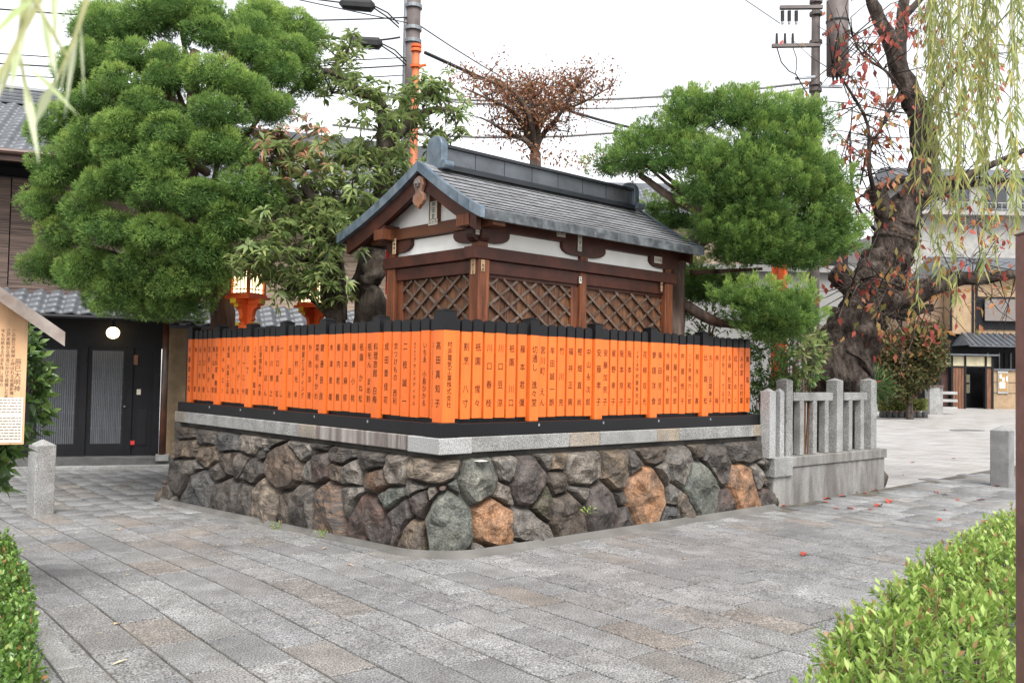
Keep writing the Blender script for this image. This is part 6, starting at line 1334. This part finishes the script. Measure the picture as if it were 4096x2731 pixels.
hedge(hg, poly, hz_+.02, 1150, AZ, .064, .021, .12, .15, .95, 12)
hz_ = .55
poly = [gp(-260, 2090, hz_), gp(30, 2120, hz_), gp(100, 2260, hz_), gp(125, 2420, hz_), gp(140, 2560, hz_), gp(100, 2760, hz_), gp(-300, 2800, hz_)]
ctr = np.mean(poly, 0); hg2 = thing('shrub', 'small dark green clipped shrub with tiny glossy leaves along the paving kerb', 'shrub', (ctr[0], ctr[1], gz(*ctr)))
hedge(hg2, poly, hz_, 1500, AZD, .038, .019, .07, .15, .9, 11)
# soil strip and kerb at the lower left
K1, K2 = gnd(250, 2731), gnd(60, 2480); kd = norm(K1-K2); kn = np.array([-kd[1], kd[0], 0])
if kn @ np.array([-1, 0, 0]) < 0: kn = -kn
b = MB(); pts = [K2-kd*4, K1+kd*2]; b.add([pts[0], pts[1], pts[1]+kn*3, pts[0]+kn*3], [(0, 1, 2, 3)]); v_ = [(p[0], p[1], gz(p[0], p[1])+.006) for p in b.v]; b.v = v_
# (soil bed lies just above the paving sheet, slabs there were skipped)
struct(b.obj('soil_bed', mat('leaf_litter_soil', (.16, .085, .045), .95, .5, 14, .6, 40, .1, col2=(.30, .16, .07), mixscale=12)))
L_ = np.linalg.norm(pts[1]-pts[0]); k = 0; a = 0
kerb = thing('kerb', 'low dressed stone kerb strip between the paving and the leaf-strewn soil', 'kerb', (K1[0], K1[1], gz(K1[0], K1[1])))
while a < L_-.1:
    l = rng.uniform(.45, .62); q0 = pts[0]+kd*a; q1 = pts[0]+kd*min(a+l-.012, L_); w_ = .13
    vs = []
    for z in (-.05, .022):
        for q in (q0-kn*.0, q1-kn*.0, q1-kn*w_, q0-kn*w_): vs.append((q[0], q[1], gz(q[0], q[1])+z))
    MB().add(vs, [(0, 3, 2, 1), (4, 5, 6, 7), (0, 1, 5, 4), (1, 2, 6, 5), (2, 3, 7, 6), (3, 0, 4, 7)]).obj('kerb_stone', M['granite'], kerb, bevel=.006); a += l
# glossy shrub behind the signboard
def shrub(lab, centre, r, n, mt, L, Wd, per=9, name='shrub', trunk=True, h=.10, lo=.1, hi=.9, base=None):
    c = np.array(centre, float); g = gz(c[0], c[1]) if c[2] < 50 else 0; d = sph(n); rr = rng.uniform(.35, 1., (n, 1))**.5; P = c+d*np.array(r)*rr
    t = thing(name, lab, 'shrub', (c[0], c[1], min(g, c[2]-r[2]) if not isinstance(trunk, float) else trunk)); leafobj('foliage', [sprigs(P, norm(d+np.array([0, 0, .6])), per, L, Wd, h, lo, hi)], mt, t, wloc(t))
    b = MB(); z0 = wloc(t).z
    bx, by = (c[0], c[1]) if base is None else base
    for k in range(0, n, max(1, n//14)): b.tube([(bx+rng.normal()*.06, by+rng.normal()*.06, z0-.05), (c+P[k])/2+np.array([0, 0, -.1]), P[k]], [.010, .007, .003], 4, cap=False)
    b.obj('stems', MATS['twig'], t); return t
c = dep(75, 1545, 6.6); shrub('leafy shrub with long glossy leaves growing out behind the wooden signboard', (c[0], c[1], c[2]), (.14, .14, .42), 90, CAM_L, .12, .042, 9, base=gnd(-160, 2250)[:2])
c = dep(-110, 1830, 6.5); shrub('broad glossy shrub spreading below the signboard', (c[0], c[1], c[2]), (.27, .27, .26), 90, CAM_L, .125, .045, 9, base=gnd(-160, 2250)[:2])
# evergreen shrub between the fence end and the cherry trunk
c = dep(3130, 1420, 12.6); t = shrub('dense dark evergreen shrub between the orange fence end and the cherry trunk', c, (.62, .5, .75), 330, CAM_L, .11, .030, 9)
c = dep(3200, 1390, 12.3); shrub('light green whorled shrub over the granite post', c, (.4, .3, .45), 70, EVG, .13, .035, 9, lo=.3, hi=.9)
c = dep(3060, 1600, 12.4); shrub('dark leafy shrub low behind the pale granite end posts', c, (.3, .3, .5), 120, CAM_L, .09, .028, 8)
c = dep(2830, 1300, 12.4); shrub('thin evergreen sprigs under the low juniper bough above the fence', c, (.4, .3, .18), 40, CAM_L, .11, .03, 8, trunk=.93)
# leafy undergrowth right of cherry trunk (spiky clump) and far greenery
c = dep(3450, 1540, 14.5); shrub('spiky green clump at the foot of the cherry trunk', c, (.35, .35, .2), 60, CAM_L, .28, .02, 10)
MAP = leafmat('maple_leaf', [(0, (.045, .055, .02)), (.5, (.085, .085, .03)), (.75, (.16, .075, .04)), (1, (.22, .09, .05))], .6, .3, .2)
d = 38.; c = dep(3640, 1430, d); g = gz(c[0], c[1]); t = thing('maple_tree', 'round green maple turning rusty beside the far gate', 'tree', (c[0], c[1], g)); parts = []
for u, v, a, b_, n in [(3600, 1400, 110, 90, 3000), (3690, 1380, 110, 90, 3000), (3570, 1480, 90, 80, 2000), (3650, 1500, 110, 70, 2200), (3740, 1440, 60, 60, 900), (3600, 1560, 80, 50, 900), (3540, 1560, 60, 60, 700), (3700, 1320, 90, 40, 900)]:
    P = np.array([dep(u+a*x, v+b_*y, d+1.2*z) for x, y, z in sph(n)*rng.random((n, 1))**.4]); parts.append(leaves(P, rng.normal(size=(n, 3)), rng.normal(size=(n, 3))+np.array([0, 0, 1.]), .16, .12, np.clip(rng.random(n)*.7+(.3 if v < 1420 else 0)*rng.random(n), 0, 1), .1, .1))
leafobj('crown', parts, MAP, t, wloc(t)); b = MB(); limb(b, [(c[0], c[1], g-.1), dep(3640, 1560, d), dep(3660, 1450, d)], .16, .08, 8); b.obj('trunk', M['bark'], t, smooth=True)
BOX = leafmat('boxhedge_leaf', [(0, (.075, .115, .03)), (.5, (.16, .19, .05)), (1, (.28, .25, .08))], .6, .3, .2)
c = dep(3610, 1615, 40.); g = gz(c[0], c[1]); t = thing('clipped_hedge', 'low yellow-green clipped hedge with a stone edging beside the bridge pillar', 'hedge', (c[0], c[1], g)); n = 3600
P = np.array([dep(3610+95*x, 1618+20*y, 40+.6*z) for x, y, z in rng.uniform(-1, 1, (n, 3))]); leafobj('foliage', [leaves(P, rng.normal(size=(n, 3)), rng.normal(size=(n, 3))+np.array([0, 0, 1.]), .12, .08, rng.random(n), 0, .1)], BOX, t, wloc(t))
for k in range(8):
    q = dep(3530+k*24, 1648, 39.3); MB().lathe((q[0], q[1], gz(q[0], q[1])-.05), [(.12, 0), (.15, .1), (.13, .26), (.05, .32)], 9).obj('edging_stone', SM['sl'], t, smooth=True)
# ================================================================ WEEDS AND FALLEN LEAVES
for u, v, lab in [(1676, 2190, 'little yellow-green weed at the foot of the big green boulder'), (1290, 2130, 'tuft of weed at the foot of the rust-ringed boulder'), (1115, 2095, 'tiny weed between the streaked boulder and its dark neighbour'), (2333, 2050, 'small green weed sprouting from the joint among brown boulders')]:
    g = gnd(u, v+18) if v != 2050 else sp(topx(u, v)[0], topx(u, v)[1], .09); n = 22; t = thing('weed', lab, 'weed', g, 'weeds along the wall foot'); P = np.tile(g, (n, 1))+rng.normal(size=(n, 3))*np.array([.02, .02, .0])+np.array([0, 0, .0]); P = P+np.array([-.03, -.03, 0])
    D = norm(rng.normal(size=(n, 3))*.55+np.array([0, 0, 1.])); leafobj('leaves', [leaves(P+D*rng.uniform(0, .07, (n, 1)), D, rng.normal(size=(n, 3)), .05, .014, np.clip(rng.normal(.8, .15, n), 0, 1), .3, .1)], AZ, t, wloc(t))
    b = MB()
    for k in range(6): b.tube([P[k], P[k]+D[k]*.07], [.002, .001], 3); 
    b.obj('stems', mat('weed_stem', (.16, .22, .05), .7, .1), t)
fall_r = mat('fallen_red', (.40, .055, .025), .6, .25, 20, col2=(.25, .035, .02)); fall_o = mat('fallen_tan', (.42, .27, .13), .6, .2, 20, col2=(.5, .36, .2)); fall_y = mat('fallen_pale', (.60, .52, .36), .6, .1, 20)
def fallen(u, v, L, Wd, m, nm, lab, grp):
    g = gnd(u, v); n = 5; vs = []; cup = rng.uniform(.15, .35)*Wd
    for i in range(n):
        t = i/(n-1); wv = Wd*.5*math.sin(math.pi*min(max(t, .04), .96)); x = (t-.5)*L
        for s in (-1, 0, 1): vs.append((x, s*wv, cup*(s*s)*(math.sin(math.pi*t))+.25*cup*(1-abs(2*t-1))))
    fs = [(i*3+s, i*3+s+1, (i+1)*3+s+1, (i+1)*3+s) for i in range(n-1) for s in range(2)]; me = MB().add(vs, fs).mesh('leaf', m, smooth=True, centre=np.zeros(3))[0]
    tag(link(nm, me, (g[0], g[1], g[2]+.006), None, (rng.uniform(-.15, .15), rng.uniform(-.15, .15), rng.uniform(0, 6.28))), lab, 'leaf', grp)
R1 = [(3310, 1998, 1), (3370, 1985, 1), (3420, 1970, 1), (3500, 1962, .9), (3555, 2008, 1.5), (3515, 2025, 1.5), (3650, 1850, .9), (3815, 1835, .8), (3745, 1970, .9), (3780, 1980, .7), (3780, 2040, .7), (3990, 1945, 1), (3925, 2000, 1), (3137, 2022, .8), (3400, 2036, .9), (3480, 2038, .6), (3345, 2035, .6), (3216, 2218, 1.1), (2964, 2050, .8), (3830, 2000, .7), (3760, 2080, .8), (3300, 2010, .8), (3610, 1900, .7), (3940, 2090, .7), (3460, 1975, .7)]
for u, v, s in R1: fallen(u, v, .125*s, .068*s, fall_r, 'fallen_leaf', 'curled red fallen cherry leaf on the paving by the granite balustrade', 'red fallen leaves')
for u, v in [(1100, 2115), (1240, 2128), (1265, 2122), (905, 2060), (1085, 2112), (700, 1990), (470, 2118), (870, 2182), (1300, 2195), (1400, 2262), (466, 2497), (2420, 2124), (2480, 2122), (2735, 2234)]: fallen(u, v, .06, .03, fall_o, 'fallen_leaf', 'small tan fallen leaf on the paving before the boulder wall', 'tan fallen leaves')
for u, v, s in [(480, 2651, 1.4), (160, 2107, .8), (215, 2120, .8), (398, 2535, .6), (305, 2132, .7), (1267, 2495, .6), (882, 2215, .7), (892, 2240, .6), (1010, 2172, .7), (510, 2300, .7), (2980, 2050, .5)]: fallen(u, v, .075*s, .016*s, fall_y, 'fallen_leaf', 'pale narrow fallen willow leaf on the grey slabs', 'pale fallen leaves')
